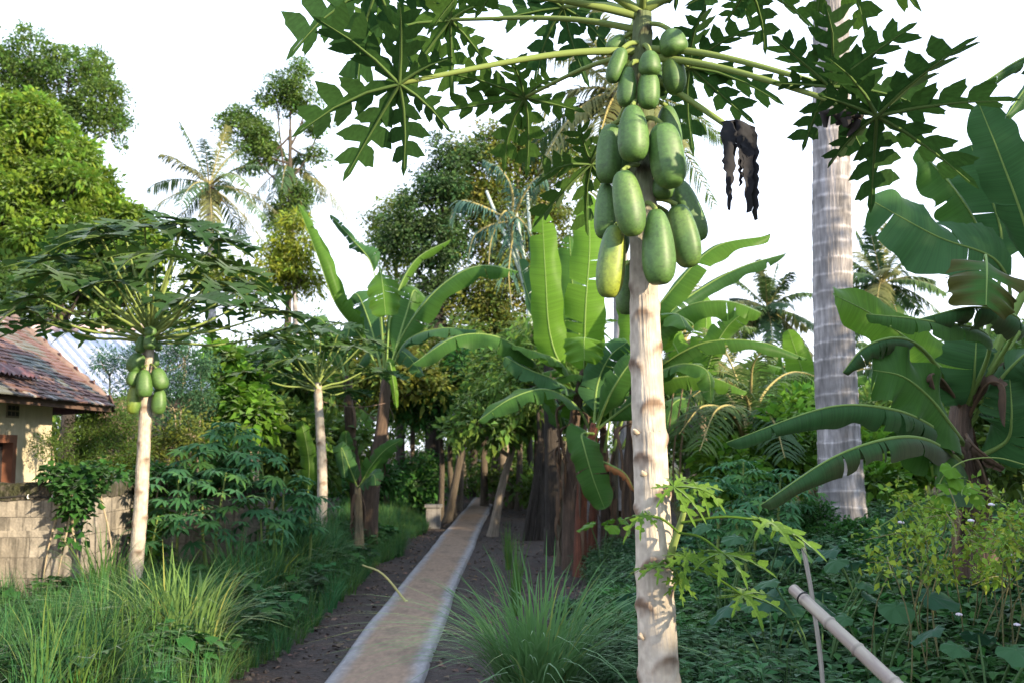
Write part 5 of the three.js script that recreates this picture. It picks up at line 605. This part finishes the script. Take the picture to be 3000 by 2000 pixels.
// woodland and bushes closing the view, far enough to read as one mass
function mass(name, label, m, sp, seed, lobes) { const r = rng(seed), list = [], ends = []; lobePoints(lobes, r, list, ends); const o = copies(name, sp, m, list, scene, leafTint(r, 0.2, 0.35)); tag(o, label, 'foliage', null, 'stuff'); return o; }
{ const r = rng(55), a = [], b = [], c = []; 
  for (let i = 0; i < 46; i++) { const px = r.r(850, 1750), d = r.r(30, 44); a.push(L(px, r.r(1130, 1440), d, 1.5, 1.1, 1.2, 10, 9)); }
  mass('woodland', 'shady woodland closing the view beyond the end of the path', F.mid, SPRAY.broad, 56, a);
  for (let i = 0; i < 30; i++) { const px = r.r(1950, 3200), d = r.r(26, 50); b.push(L(px, r.r(1225, 1330), d, 1.6, 0.7, 1.2, 10, 9)); } 
  mass('sunny_bushes', 'sunny bushes along the far side of the plot, right of the papaya trunk', F.lime, SPRAY.broad, 57, b);
  const b2 = []; for (let i = 0; i < 34; i++) { const px = r.r(1920, 2420), d = r.r(19, 30); b2.push(L(px, r.r(1130, 1330), d, 0.9, 0.55, 0.7, 9, 9)); } for (let i = 0; i < 16; i++) { const px = r.r(2500, 2760), d = r.r(20, 30); b2.push(L(px, r.r(1190, 1330), d, 0.9, 0.5, 0.7, 9, 9)); } for (let i = 0; i < 12; i++) { const px = r.r(2900, 3250), d = r.r(11, 16); b2.push(L(px, r.r(1050, 1380), d, 0.7, 0.5, 0.6, 9, 9)); }
  mass('green_bushes', 'mid green bushes behind the young palm and the grey palm trunk', F.mid, SPRAY.broad, 59, b2);
  for (let i = 0; i < 40; i++) { const px = r.r(-300, 1000), d = r.r(24, 34); c.push(L(px, r.r(1000, 1360), d, 1.3, 1.0, 1.1, 10, 9)); }
  mass('thicket', 'thicket of mixed green foliage behind the outbuilding and papaya trees', F.mid, SPRAY.broad, 58, c); }

// ---------------------------------------------------------------- shrubs by the house and wall
bush('shrub', 'olive shrub with small leaves growing against the house corner', 'shrub', [L(260, 1290, 10.9, 0.24, 0.28, 0.22, 20, 9), L(330, 1330, 10.8, 0.28, 0.25, 0.25, 18, 9), L(225, 1370, 10.7, 0.20, 0.14, 0.2, 12, 9), L(150, 1300, 9.9, 0.13, 0.10, 0.14, 7, 5), L(370, 1260, 11, 0.25, 0.3, 0.25, 16, 9), L(310, 1220, 11.2, 0.2, 0.2, 0.2, 10, 8)], SPRAY.fine, F.mid, { seed: 21, s: 0.5, stem: 0.015 });
bush('shrub', 'feathery grey green shrub behind the fruit of the slender papaya', 'shrub', [L(470, 1100, 12, 0.32, 0.4, 0.3, 16, 8), L(540, 1060, 12, 0.28, 0.4, 0.3, 14, 8), L(400, 1110, 12.2, 0.2, 0.4, 0.25, 12, 7), L(320, 1100, 12.4, 0.16, 0.35, 0.2, 8, 6), L(510, 1200, 12, 0.35, 0.35, 0.3, 14, 8), L(590, 1150, 12.2, 0.3, 0.4, 0.3, 12, 8)], SPRAY.fine, F.blue, { seed: 22, s: 0.6, stem: 0.02 });
bush('shrub', 'twiggy dry shrub with sparse yellow leaves above the recessed wall', 'shrub', [L(500, 1310, 11.6, 0.3, 0.2, 0.25, 14, 4), L(560, 1270, 11.6, 0.3, 0.25, 0.25, 12, 4), L(420, 1340, 11.4, 0.25, 0.16, 0.2, 12, 5)], SPRAY.small, F.olive, { seed: 23, stem: 0.022, s: 0.55 });
bush('bright_bush', 'small yellow green bush glowing beside the slender papaya trunk', 'shrub', [L(365, 1375, 10.9, 0.13, 0.10, 0.12, 10, 6), L(330, 1390, 10.9, 0.08, 0.08, 0.1, 6, 6)], SPRAY.small, F.yellow, { seed: 24, s: 0.5 });
bush('climbing_vine', 'leafy vine spilling over the corner of the block wall', 'vine', [[V(-3.95, 1.18, -8.98), V(0.14, 0.10, 0.10), 10, 6], [V(-3.86, 1.02, -8.93), V(0.09, 0.14, 0.05), 10, 5], [V(-3.80, 1.16, -9.3), V(0.16, 0.14, 0.3), 14, 6], [V(-3.87, 0.80, -8.95), V(0.05, 0.18, 0.03), 6, 3], [V(-3.6, 1.16, -10.35), V(0.3, 0.12, 0.1), 14, 6], [V(-3.0, 1.15, -10.35), V(0.35, 0.12, 0.1), 14, 6]], spray(31, 7, 0.085, 0.065, 0.10), F.herb, { seed: 25, stem: 0.004 });
bush('creeper', 'green creeper climbing the recessed part of the wall', 'vine', [[V(-3.68, 0.62, -10.36), V(0.07, 0.30, 0.04), 14, 5]], spray(32, 7, 0.10, 0.075, 0.09), F.lime, { seed: 26, stem: 0.008 });
bush('vine_column', 'lime green vine with heart leaves climbing a pole behind the cassava', 'vine', [L(700, 1130, 12.5, 0.14, 0.14, 0.14, 8, 5), L(720, 1200, 12.3, 0.2, 0.2, 0.18, 12, 6), L(760, 1230, 12.3, 0.18, 0.14, 0.18, 9, 6), L(690, 1260, 12.3, 0.22, 0.14, 0.18, 10, 6), L(650, 1060, 12.7, 0.2, 0.14, 0.14, 8, 5)], spray(33, 8, 0.15, 0.115, 0.14), F.lime, { seed: 27 });
bush('shrub', 'dense dark shrub filling the gap behind the cassava', 'shrub', [L(640, 1300, 14.5, 0.6, 0.5, 0.4, 16, 8), L(780, 1290, 14.5, 0.6, 0.5, 0.4, 16, 8), L(860, 1400, 14.8, 0.5, 0.5, 0.4, 12, 8), L(970, 1300, 16, 0.6, 0.5, 0.4, 14, 8), L(720, 1130, 15, 0.6, 0.4, 0.4, 12, 8), L(860, 1180, 15, 0.6, 0.5, 0.4, 14, 8)], SPRAY.broad, F.mid, { seed: 28 });
bush('shrub', 'shaded bush low in the grove right of the path', 'shrub', [L(1530, 1420, 26, 0.8, 0.45, 0.5, 12, 8), L(1600, 1430, 24, 0.6, 0.4, 0.5, 12, 8), L(1470, 1400, 31, 0.8, 0.6, 0.5, 12, 8)], SPRAY.broad, F.mid, { seed: 39 });
bush('shrub', 'low green bushes beyond the concrete post', 'shrub', [L(1180, 1440, 22, 0.7, 0.35, 0.5, 12, 8), L(1090, 1430, 20, 0.7, 0.35, 0.5, 12, 8), L(1240, 1400, 24, 0.6, 0.5, 0.5, 12, 8)], SPRAY.broad, F.herb, { seed: 29 });
// ---------------------------------------------------------------- cassava
const CAS = [cassavaLeaf(1, 0.17), cassavaLeaf(2, 0.15), cassavaLeaf(3, 0.185, 6)], casM = [leafy(0.045, 0.145, 0.055, 0.38, 0.15), leafy(0.055, 0.165, 0.050, 0.4, 0.15), leafy(0.085, 0.205, 0.045, 0.44, 0.15)];
function cassava(label, lobes, seed, o = {}) { const r = rng(seed), t = thing('cassava_shrub', label, 'cassava', o.group), mb = new MB();
  for (const [c, R, n] of lobes) { const g = V(c.x + r.r(-0.15, 0.15), groundY(c.x, c.z) - 0.1, c.z + r.r(-0.1, 0.1)), top = c.clone().add(V(0, R.y * 0.8, 0)); mesh('stem', tube(new MB(), curve([g, g.clone().lerp(top, 0.5).add(V(r.r(-0.08, 0.08), 0, 0)), top], 8), (k, f) => lerp(0.02, 0.008, f), 6), M.stalk, t);
    for (let i = 0; i < n; i++) { const d = V(r.g(), r.g() + 0.25, r.g() + 0.15).normalize(), k = r.r(0.7, 1), p = c.clone().add(V(d.x * R.x * k, d.y * R.y * k, d.z * R.z * k)), m = mesh('leaf', CAS[Math.floor(r() * 3)], casM[r() < 0.2 ? 2 : r() < 0.5 ? 1 : 0], t); m.position.copy(p); m.rotation.set(r.r(-0.1, 0.55), Math.atan2(d.x, d.z) + r.g() * 0.5, r.g() * 0.3, 'YXZ'); m.scale.setScalar(r.r(0.75, 1.2) * (o.s || 1)); } }
  return t; }
cassava('big blue green cassava bush between the slender papaya and the path', [L(690, 1290, 10.5, 0.26, 0.22, 0.25, 26), L(600, 1360, 10.3, 0.35, 0.25, 0.3, 34), L(760, 1380, 10.3, 0.35, 0.25, 0.3, 34), L(520, 1440, 10.0, 0.30, 0.25, 0.3, 30), L(660, 1450, 9.9, 0.4, 0.28, 0.3, 40), L(830, 1460, 10.3, 0.35, 0.28, 0.3, 34), L(900, 1500, 10.6, 0.30, 0.25, 0.3, 26), L(580, 1540, 9.8, 0.4, 0.22, 0.3, 26), L(760, 1550, 10.0, 0.4, 0.22, 0.3, 26), L(460, 1560, 9.6, 0.2, 0.2, 0.2, 12)], 5, { s: 0.95 });
cassava('loose cassava bush behind the side shoot, right of the papaya trunk', [L(2180, 1400, 9.5, 0.35, 0.2, 0.3, 26), L(2290, 1440, 9.5, 0.35, 0.22, 0.3, 26), L(2100, 1460, 9.2, 0.3, 0.22, 0.3, 22), L(2230, 1500, 9.0, 0.32, 0.2, 0.3, 26), L(2150, 1540, 8.6, 0.3, 0.16, 0.3, 18)], 6, { s: 0.8 });
bush('shrub', 'sunlit broad-leaved bush left of the foot of the grey palm', 'shrub', [L(2330, 1300, 13, 0.4, 0.25, 0.35, 14, 7), L(2260, 1350, 13, 0.4, 0.25, 0.35, 14, 7), L(2360, 1240, 14, 0.3, 0.3, 0.3, 10, 7), L(2130, 1390, 12.5, 0.35, 0.25, 0.3, 10, 7)], SPRAY.broad, F.lime, { seed: 33 });
bush('shrub', 'sunlit leafy bush right of the foot of the grey palm', 'shrub', [L(2600, 1370, 13, 0.35, 0.25, 0.3, 14, 7), L(2560, 1450, 12, 0.3, 0.25, 0.3, 12, 7), L(2680, 1350, 14, 0.5, 0.25, 0.3, 14, 7), L(2640, 1280, 16, 0.5, 0.25, 0.3, 12, 7)], SPRAY.broad, F.lime, { seed: 34 });
bush('shrub', 'dark broad-leaved shrub hugging the foot of the grey palm', 'shrub', [L(2392, 1525, 9.6, 0.10, 0.10, 0.12, 10, 6), L(2520, 1570, 9.4, 0.16, 0.06, 0.12, 9, 6), L(2440, 1590, 9.3, 0.2, 0.05, 0.12, 9, 6)], SPRAY.small, F.herb, { seed: 35, s: 0.55, stem: 0.012 });

// ---------------------------------------------------------------- flowering tangle at the right
{ const r = rng(91), t = thing('lantana_bush', 'twiggy sunlit shrub with tiny pale flower heads at the edge, in front of the banana', 'shrub'), mb = new MB(), list = [], D = 5.0;
  for (let i = 0; i < 34; i++) { const b = at(r.r(2600, 3120), 1480 + 220 * Math.pow(r(), 1.3), r.r(4.5, 5.4)), a = V(b.x + r.r(0.0, 0.5), 0, b.z + r.r(-0.9, -0.3)); a.y = groundY(a.x, a.z); const c = b.clone().add(V(r.r(-0.25, 0.12), r.r(-0.06, 0.12), r.r(-0.1, 0.2))); const pts = curve([a, a.clone().lerp(b, 0.5).add(V(r.g() * 0.1, 0.1, 0)), b, c], 14); tube(mb, pts, (k, f) => lerp(0.0042, 0.0018, f), 5);
    for (let k = 9; k <= 14; k++) for (let q = 0; q < 2; q++) list.push(place(pts[k].clone().add(V(r.g() * 0.035, r.g() * 0.03, r.g() * 0.035)), r.r(-0.7, 0.7), r.r(0, 6.28), r.r(-0.7, 0.7), r.r(0.6, 1.2))); }
  for (let i = 0; i < 7; i++) { const a = at(r.r(2650, 2990), r.r(1500, 1650), r.r(4.6, 5.2)), c = a.clone().add(V(r.r(-0.08, 0.08), r.r(0.1, 0.22), r.r(-0.05, 0.05))); tube(mb, curve([a, a.clone().lerp(c, 0.6).add(V(r.g() * 0.03, 0, 0)), c], 8), (k, f) => 0.003, 4); }
  mesh('twigs', mb, matte(0.17, 0.16, 0.07), t); copies('foliage', spray(41, 6, 0.04, 0.022, 0.045, { hang: 0 }), leafy(0.19, 0.29, 0.035, 0.45, 0.15), list, t, leafTint(r, 0.25, 0.35));
  const fl = new THREE.IcosahedronGeometry(0.006, 1); for (let i = 0; i < 8; i++) { const hub = new MB(), p = at([2905, 2845, 2990, 2640, 2960, 2810, 2720, 2980][i], [1478, 1525, 1500, 1530, 1625, 1800, 1560, 1830][i], 4.9); const g = mergeGeometries(Array.from({ length: 9 }, (_, k) => { const a = k * 2.4, q = fl.clone(); q.translate(Math.cos(a) * 0.012 * Math.sqrt(k / 9), 0.004 * (1 - k / 9), Math.sin(a) * 0.012 * Math.sqrt(k / 9)); return q; })); const m = mesh('flower_head', g, matte(0.62, 0.55, 0.62), t); m.position.copy(p); } }
{ const r = rng(92), t = thing('gourd_vine', 'thin tendrilled vine curling up in front of the banana stem', 'vine'), mb = new MB(); 
  tube(mb, curve([at(2700, 1680, 5.2), at(2728, 1560, 5.2), at(2740, 1480, 5.2), at(2762, 1400, 5.2), at(2820, 1352, 5.2), at(2920, 1340, 5.2), at(3010, 1362, 5.2)], 40), () => 0.0035, 5); tube(mb, curve([at(2700, 1690, 5.2), at(2734, 1640, 5.1), at(2700, 1720, 5.1), at(2690, 1800, 5.1)], 20), () => 0.003, 5); mesh('stem', mb, M.stalk, t);
  for (const [x, y] of [[2790, 1372], [2770, 1420], [2800, 1400], [2835, 1425], [2870, 1455], [2745, 1500], [2760, 1460]]) { const m = mesh('leaf', heartLeaf(3, 0.10, 0.09), F.lime, t); m.position.copy(at(x, y, 5.15)); m.rotation.set(r.r(0.3, 1.1), r.r(-1, 1), r.g() * 0.4); } }

// ---------------------------------------------------------------- bamboo pole and stake
{ const t = thing('bamboo_pole', 'thick pale bamboo pole lying slanted across the undergrowth', 'pole'), a = at(2325, 1725, 4.4), b = at(2650, 2030, 3.75), dir = b.clone().sub(a), e = b.clone().addScaledVector(dir, 0.9); const node = (l) => { let v = 0; for (const x of [0.09, 0.27, 0.46, 0.68, 0.9, 1.1]) v += Math.exp(-Math.pow((l - x) / 0.006, 2)); return v; }; const col = (q, l) => { const m = fbm(q * 5 + 3, l * 5, 4, 5), s = fbm(q * 40, l * 2, 2, 40), k = (0.62 + 0.55 * s) * (1 - 0.35 * clamp(node(l - 0.008))), g = smooth(0.45, 0.62, m); return [k * lerp(1, 0.82, g), k * lerp(1, 0.76, g), k * lerp(1, 0.82, g)]; };
  mesh('culm', tube(new MB(true), curve([a, a.clone().lerp(e, 0.33), a.clone().lerp(e, 0.66), e], 160), (k, f) => lerp(0.024, 0.030, f), 20, { wob: (q, l) => 0.0045 * node(l) + 0.001 * (noise(q * 4, l * 12, 4) - 0.5), color: col }), matte(0.33, 0.285, 0.225, { vertexColors: true, roughness: 0.65 }), t);
  const band = mesh('band', new THREE.TorusGeometry(0.0265, 0.0035, 8, 28), matte(0.015, 0.015, 0.015, { roughness: 0.5 }), t); band.position.copy(a).addScaledVector(dir.clone().normalize(), 0.075); band.quaternion.setFromUnitVectors(V(0, 0, 1), dir.clone().normalize()); band.userData.label = 'black rubber band near the upper end';
  const s = thing('wooden_stake', 'thin pale stick standing upright behind the bamboo pole', 'stake'), g = at(2410, 1985, 4.55); line('stick', [V(g.x, groundY(g.x, g.z) - 0.1, g.z), g, at(2382, 1760, 4.55), at(2352, 1590, 4.55)], 0.0105, 0.010, matte(0.48, 0.43, 0.37, { map: tBark }), s, 8, 24, { us: 1, wob: (q, l) => 0.0025 * (noise(q * 4, l * 9, 4) - 0.5) }); }
{ const p = at(1272, 1470, 19.5), t = structurePost(p); }
function structurePost(p) { const t = thing('concrete_post', 'low grey concrete post at the edge of the path bank', 'post'), y = groundY(p.x, p.z); mesh('body', new MB().box(p.x - 0.14, y - 0.1, p.z - 0.15, p.x + 0.12, y + 0.40, p.z + 0.15).geometry(true), matte(0.30, 0.30, 0.31, { map: tBlock }), t); mesh('cap', new MB().box(p.x - 0.17, y + 0.40, p.z - 0.18, p.x + 0.15, y + 0.45, p.z + 0.18).geometry(true), matte(0.22, 0.22, 0.23, { map: tBlock }), t); return t; }
{ const s = thing('fallen_stick', 'thin yellow stick leaning from the grass onto the soil', 'stick'); line('stick', [at(1062, 1655, 10.2), at(1120, 1680, 10.0), at(1190, 1703, 9.9).setY(0.02)], 0.008, 0.012, matte(0.40, 0.36, 0.14), s, 7, 10); const n = mesh('end', new THREE.IcosahedronGeometry(0.02, 1), matte(0.42, 0.38, 0.16), s); n.position.copy(at(1190, 1703, 9.9).setY(0.022)); }
{ const s = thing('clothes_line', 'thin rusty line stretched between the banana and the papaya tree', 'line'); const a = at(932, 1172, 12.95), b = at(1128, 1180, 14.4); line('strand', [a, at(1000, 1188, 13.4), at(1070, 1190, 13.9), b], 0.0035, 0.0035, matte(0.22, 0.14, 0.11), s, 5, 30); }

// ---------------------------------------------------------------- grass and undergrowth
const GR = { a: leafy(0.075, 0.170, 0.035, 0.42, 0.15, { vertexColors: true }), b: leafy(0.050, 0.140, 0.042, 0.4, 0.15, { vertexColors: true }) };
function bigTuft(label, p, n, h, m, seed, o = {}) { const t = thing('grass_clump', label, 'grass clump', null, p), k = mesh('blades', tuft(seed, n, h, { color: true, seg: 7, w: 0.011, base: 0.14, lean: 0.7, dry: 0.05, ...o }), m, t); return t; }
const onGround = (px, py, d) => { const p = at(px, py, d); p.y = groundY(p.x, p.z); return p; };
bigTuft('lush lemongrass clump at the edge of the soil right of the path', onGround(1575, 2120, 5.9), 420, 1.06, leafy(0.090, 0.195, 0.060, 0.42, 0.15, { vertexColors: true }), 1, { base: 0.20, lean: 1.0, seg: 9, w: 0.015 });
bigTuft('narrow tuft of tall grass standing by itself right of the path', onGround(1512, 1640, 9.4), 46, 0.75, GR.a, 2, { base: 0.05, lean: 0.16 });
bigTuft('small pale grass tuft behind the narrow one, right of the path', onGround(1490, 1560, 13), 40, 0.62, GR.a, 3, { base: 0.05, lean: 0.2 });
bigTuft('sunlit clump of broad pale grass below the slender papaya', onGround(520, 1990, 6.8), 260, 0.80, leafy(0.13, 0.22, 0.055, 0.42, 0.15, { vertexColors: true }), 4, { base: 0.30, w: 0.015, lean: 1.0, dry: 0.12 });
bigTuft('tall dark grass clump in the lower corner, below the block wall', onGround(150, 2050, 6.4), 280, 0.62, GR.b, 5, { base: 0.42, lean: 1.0 });
bigTuft('tall tuft with arching blades in front of the block wall corner', onGround(290, 1880, 8.3), 90, 0.85, GR.a, 6, { base: 0.12, w: 0.014 });
{ const r = rng(12), G1 = tuft(11, 26, 0.6, { color: true, dry: 0.06, w: 0.009 }), G2 = tuft(12, 22, 0.5, { color: true, lean: 0.9, dry: 0.12, w: 0.009 }), l1 = [], l2 = [];
  for (let i = 0; i < 2600; i++) { const z = -lerp(5.2, 21, Math.pow(r(), 1.15)), edge = -1.80 + 0.25 * (noise(z * 0.9, 4) - 0.5), wide = -z > 11 ? 1.4 : 3.6, x = edge + 0.12 - wide * Math.pow(r(), 1.3); if (x < -3.75 && z < -8.75) continue; const s = lerp(0.6, 1.2, r()) * (0.6 + 0.4 * smooth(0, 0.5, edge - x)) * (-z > 13 ? 0.8 : 1) * (0.65 + 0.7 * noise(x * 1.3 + 30, z * 1.3 + 200)) * lerp(1, 0.62, smooth(-2.6, -3.6, x)), m = place(V(x, groundY(x, z), z), r.r(-0.15, 0.15), r.r(0, 6.28), r.r(-0.15, 0.15), s); (r() < 0.6 ? l1 : l2).push(m); }
  for (let i = 0; i < 420; i++) { const x = r.r(-9, -2.3), z = r.r(-8.0, -4.5); if (x < -0.56 * -z - 0.6) continue; l1.push(place(V(x, groundY(x, z), z), 0, r.r(0, 6.28), 0, r.r(0.5, 1.0))); }
  const a = copies('grass', G1, GR.b, l1, scene, leafTint(r, 0.2, 0.3)); tag(a, 'long grass growing along the bank left of the path', 'grass', null, 'stuff');
  const b = copies('drooping_grass', G2, GR.a, l2, scene, leafTint(r, 0.25, 0.3)); tag(b, 'drooping paler grass mixed into the bank left of the path', 'grass', null, 'stuff');
  const l3 = []; for (let i = 0; i < 700; i++) { const z = -r.r(14, 60), x = r.r(2.5, 0.62 * -z); l3.push(place(V(x, groundY(x, z), z), 0, r() * 6.28, 0, r.r(0.6, 1.3))); } const c = copies('meadow_grass', G2, leafy(0.15, 0.21, 0.05, 0.4, 0.1, { vertexColors: true }), l3, scene, leafTint(r, 0.2, 0.2)); tag(c, 'sunlit meadow grass on the far right behind the palm', 'grass', null, 'stuff'); }
// low herbs: stem with small toothed leaves
function herb(seed, n, h, len, wid) { const r = rng(seed), mb = new MB(); for (let s = 0; s < 4; s++) { const a = r() * 6.28, top = V(Math.cos(a) * h * 0.5 * r(), h * r.r(0.7, 1), Math.sin(a) * h * 0.5 * r()); for (let i = 0; i < n; i++) { const f = r.r(0.3, 1), p = top.clone().multiplyScalar(f), b = r() * 6.28, d = V(Math.cos(b), r.r(-0.2, 0.45), Math.sin(b)).normalize(), sd = V(-Math.sin(b), r.g() * 0.25, Math.cos(b)).normalize(), L0 = len * r.r(0.6, 1.2), w = wid * r.r(0.7, 1.2); const q0 = mb.v(p), q1 = mb.v(p.clone().addScaledVector(d, L0 * 0.4).addScaledVector(sd, w / 2)), q2 = mb.v(p.clone().addScaledVector(d, L0).add(V(0, -L0 * 0.25, 0))), q3 = mb.v(p.clone().addScaledVector(d, L0 * 0.4).addScaledVector(sd, -w / 2)), q4 = mb.v(p.clone().addScaledVector(d, L0 * 0.45).add(V(0, -w * 0.15, 0))); mb.tri(q0, q1, q4); mb.tri(q1, q2, q4); mb.tri(q0, q4, q3); mb.tri(q4, q2, q3); } tube(mb, [V(0, -0.03, 0), top.clone().multiplyScalar(0.5), top], [0.004, 0.003, 0.0015], 4, { open: true }); } return mb.geometry(); }
{ const r = rng(14), H1 = herb(1, 13, 0.36, 0.115, 0.046), H2 = herb(2, 10, 0.32, 0.13, 0.085), H3 = herb(3, 15, 0.46, 0.10, 0.034), ls = [[], [], []];
  for (let i = 0; i < 5200; i++) { const d = lerp(3.4, 13, Math.pow(r(), 0.9)), z = -d, lo = 0.28 + 0.02 * d + 0.25 * (noise(z * 1.1, 14) - 0.5) + (d < 6.5 ? 0.10 : 0) + (d > 9 ? 0.35 : 0), x = lo + (0.62 * d + 0.4 - lo) * Math.pow(r(), 1.1); if (Math.hypot(x - 0.09 * 6, z + 3.7) < 0.16) continue; const k = noise(x * 0.8 + 5, z * 0.8 + 60), s = r.r(0.7, 1.25) * (0.6 + 0.4 * smooth(lo, lo + 0.6, x)); ls[k < 0.42 ? 0 : k < 0.6 ? 1 : 2].push(place(V(x, groundY(x, z), z), r.r(-0.2, 0.2), r.r(0, 6.28), r.r(-0.2, 0.2), s)); }
  const bank = []; for (let i = 0; i < 520; i++) { const z = -r.r(5.2, 16), x = -1.85 - 2.2 * Math.pow(r(), 1.2); if (x < -3.7 && z < -8.7) continue; bank.push(place(V(x, groundY(x, z), z), r.r(-0.2, 0.2), r.r(0, 6.28), r.r(-0.2, 0.2), r.r(0.5, 1.15))); } tag(copies('bank_weeds', H2, F.herb, bank, scene, leafTint(r, 0.3, 0.35)), 'leafy weeds scattered through the grass bank left of the path', 'ground cover', null, 'stuff');
  [['low_herbs', 'low narrow-leaved weeds covering the ground right of the soil', H1], ['broad_weeds', 'low broad-leaved weeds among the ground cover right of the soil', H2], ['fine_weeds', 'finer taller weeds among the ground cover right of the soil', H3]].forEach(([n, l, g], i) => tag(copies(n, g, [F.herb, leafy(0.032, 0.100, 0.032, 0.38, 0.25), leafy(0.044, 0.120, 0.034, 0.4, 0.2)][i], ls[i], scene, leafTint(r, 0.2, 0.35)), l, 'ground cover', null, 'stuff')); }
// large-leaved plants in the undergrowth
{ const HL = [heartLeaf(1, 0.34, 0.28), heartLeaf(2, 0.28, 0.26)], hm = [leafy(0.030, 0.088, 0.045, 0.32, 0.35), leafy(0.038, 0.105, 0.040, 0.34, 0.3)];
  const labels = ['large-leaved taro plant just behind the bamboo pole tip', 'taro plant with slanting leaves below the foot of the grey palm', 'taro plant left of the thin stake', 'large-leaved taro in the shade right of the papaya trunk', 'taro leaves between the bamboo pole and the flowering shrub', 'low taro plant left of the papaya trunk among the weeds', 'taro with pale upturned leaf near the middle of the shaded undergrowth', 'bright broad-leaved seedling in front of the banana stems', 'taro plant beneath the drooping banana leaf', 'dark taro by the lower right edge under the flowering shrub'];
  [[2400, 1700, 5.6, 6], [2520, 1600, 6.8, 6], [2260, 1690, 5.9, 5], [2120, 1560, 7, 6], [2560, 1760, 5.2, 4], [1770, 1740, 6.6, 5], [2230, 1580, 7.4, 5], [1765, 1530, 11.5, 6], [2330, 1600, 8, 6], [2890, 1850, 4.6, 5]].forEach(([px, py, d, n], i) => { const r = rng(700 + i), p = at(px, py, d), g = V(p.x, groundY(p.x, p.z), p.z), t = thing('taro_plant', labels[i], 'plant', null, g), h = Math.max(0.15, p.y - g.y);
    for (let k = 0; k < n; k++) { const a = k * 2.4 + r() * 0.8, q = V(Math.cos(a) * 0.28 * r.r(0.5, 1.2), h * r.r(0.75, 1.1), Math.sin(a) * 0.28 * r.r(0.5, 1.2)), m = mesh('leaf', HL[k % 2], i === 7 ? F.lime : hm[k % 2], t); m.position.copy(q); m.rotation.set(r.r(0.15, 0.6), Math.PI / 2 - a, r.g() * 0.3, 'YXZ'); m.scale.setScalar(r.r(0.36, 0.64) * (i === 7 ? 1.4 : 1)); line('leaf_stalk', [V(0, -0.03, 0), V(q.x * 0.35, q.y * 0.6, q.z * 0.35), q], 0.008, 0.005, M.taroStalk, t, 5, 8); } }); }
// dry leaves, clods and grit on the soil
{ const r = rng(16), mb = new MB(); const a = mb.v(V(0, 0, 0)), b = mb.v(V(0.025, 0.012, 0.03)), c = mb.v(V(0.005, 0.004, 0.085)), d = mb.v(V(-0.022, 0.016, 0.035)); mb.tri(a, b, c); mb.tri(a, c, d); const list = [], tones = []; for (let i = 0; i < 2600; i++) { const z = -lerp(5, 30, Math.pow(r(), 1.1)), s = r() < 0.42, x = s ? -1.0 - 0.75 * r() : -0.62 + (1.1 + 0.05 * -z) * r(), k = r.r(0.4, 1.3); list.push(place(V(x, groundY(x, z) + 0.008, z), r.r(-0.4, 0.4), r.r(0, 6.28), r.r(-0.4, 0.4), r.r(0.35, 0.95))); tones.push(rgb(k, k * r.r(0.75, 1), k * r.r(0.6, 1))); }
  tag(copies('leaf_litter', mb.geometry(), matte(0.105, 0.072, 0.050), list, scene, (i) => tones[i]), 'dry fallen leaves scattered on the soil', 'litter', null, 'stuff');
  const cl = new THREE.IcosahedronGeometry(0.02, 1), pa = cl.attributes.position; for (let i = 0; i < pa.count; i++) { const k = 0.75 + 0.5 * noise(pa.getX(i) * 90 + 7, pa.getY(i) * 90 + pa.getZ(i) * 50 + 9); pa.setXYZ(i, pa.getX(i) * k, pa.getY(i) * k * 0.7, pa.getZ(i) * k); } cl.computeVertexNormals(); const l2 = []; for (let i = 0; i < 1800; i++) { const z = -lerp(5, 20, Math.pow(r(), 1.3)), s = r(), x = s < 0.55 ? -1.72 - 0.45 * r() : s < 0.8 ? -1.2 - 0.6 * r() : -0.5 + 0.9 * r(); l2.push(place(V(x, groundY(x, z) + 0.004, z), r() * 3, r() * 6, r() * 3, Math.pow(r(), 3) * 1.4 + 0.15)); }
  tag(copies('soil_clods', cl, matte(0.072, 0.054, 0.045, { map: tMottle }), l2, scene), 'crumbs and clods of dark soil beside the path', 'soil', null, 'stuff'); }

// ---------------------------------------------------------------- shade trees right of the view, whose shadow lies over the undergrowth and the path
[[7.4, 0.0, 3.3, 1.2, 'broad shade tree standing right of the view, nearest the camera'], [8.2, -4.3, 5.9, 2.1, 'second shade tree right of the view'], [9.0, -8.5, 4.3, 2.2, 'third shade tree right of the view'], [11.2, -13.0, 5.0, 2.2, 'farthest shade tree right of the view'], [6.6, 3.2, 2.2, 1.3, 'low shade tree beside and behind the camera'], [7.2, -1.8, 2.4, 1.25, 'small shade tree between the two nearest ones, right of the view'], [9.2, -0.6, 5.2, 1.3, 'tall shade tree with a high crown right of the view', 1]].forEach(([x, z, h, R, label, high], i) => { const b = V(x, groundY(x, z) - 0.2, z), top = V(x, h * 0.7, z), r = rng(800 + i), lobes = []; for (let k = 0; k < 7; k++) { const a = k * 0.9; lobes.push([V(x + Math.cos(a) * R * 0.55, (high ? h * 0.84 + (k % 3) * h * 0.05 : h * 0.55 + (k % 3) * h * 0.15), z + Math.sin(a) * R * 0.55), V(R * 0.6, h * (high ? 0.09 : 0.20), R * 0.6), 16, 8]); } tree(label, { name: 'shade_tree', group: 'shade trees right of the view', seed: 800 + i, leaf: F.mid, spray: SPRAY.broad, r0: 0.14, r1: 0.08, trunk: [b, b.clone().lerp(top, 0.5), top], lobes }); });

renderer.render(scene, camera);
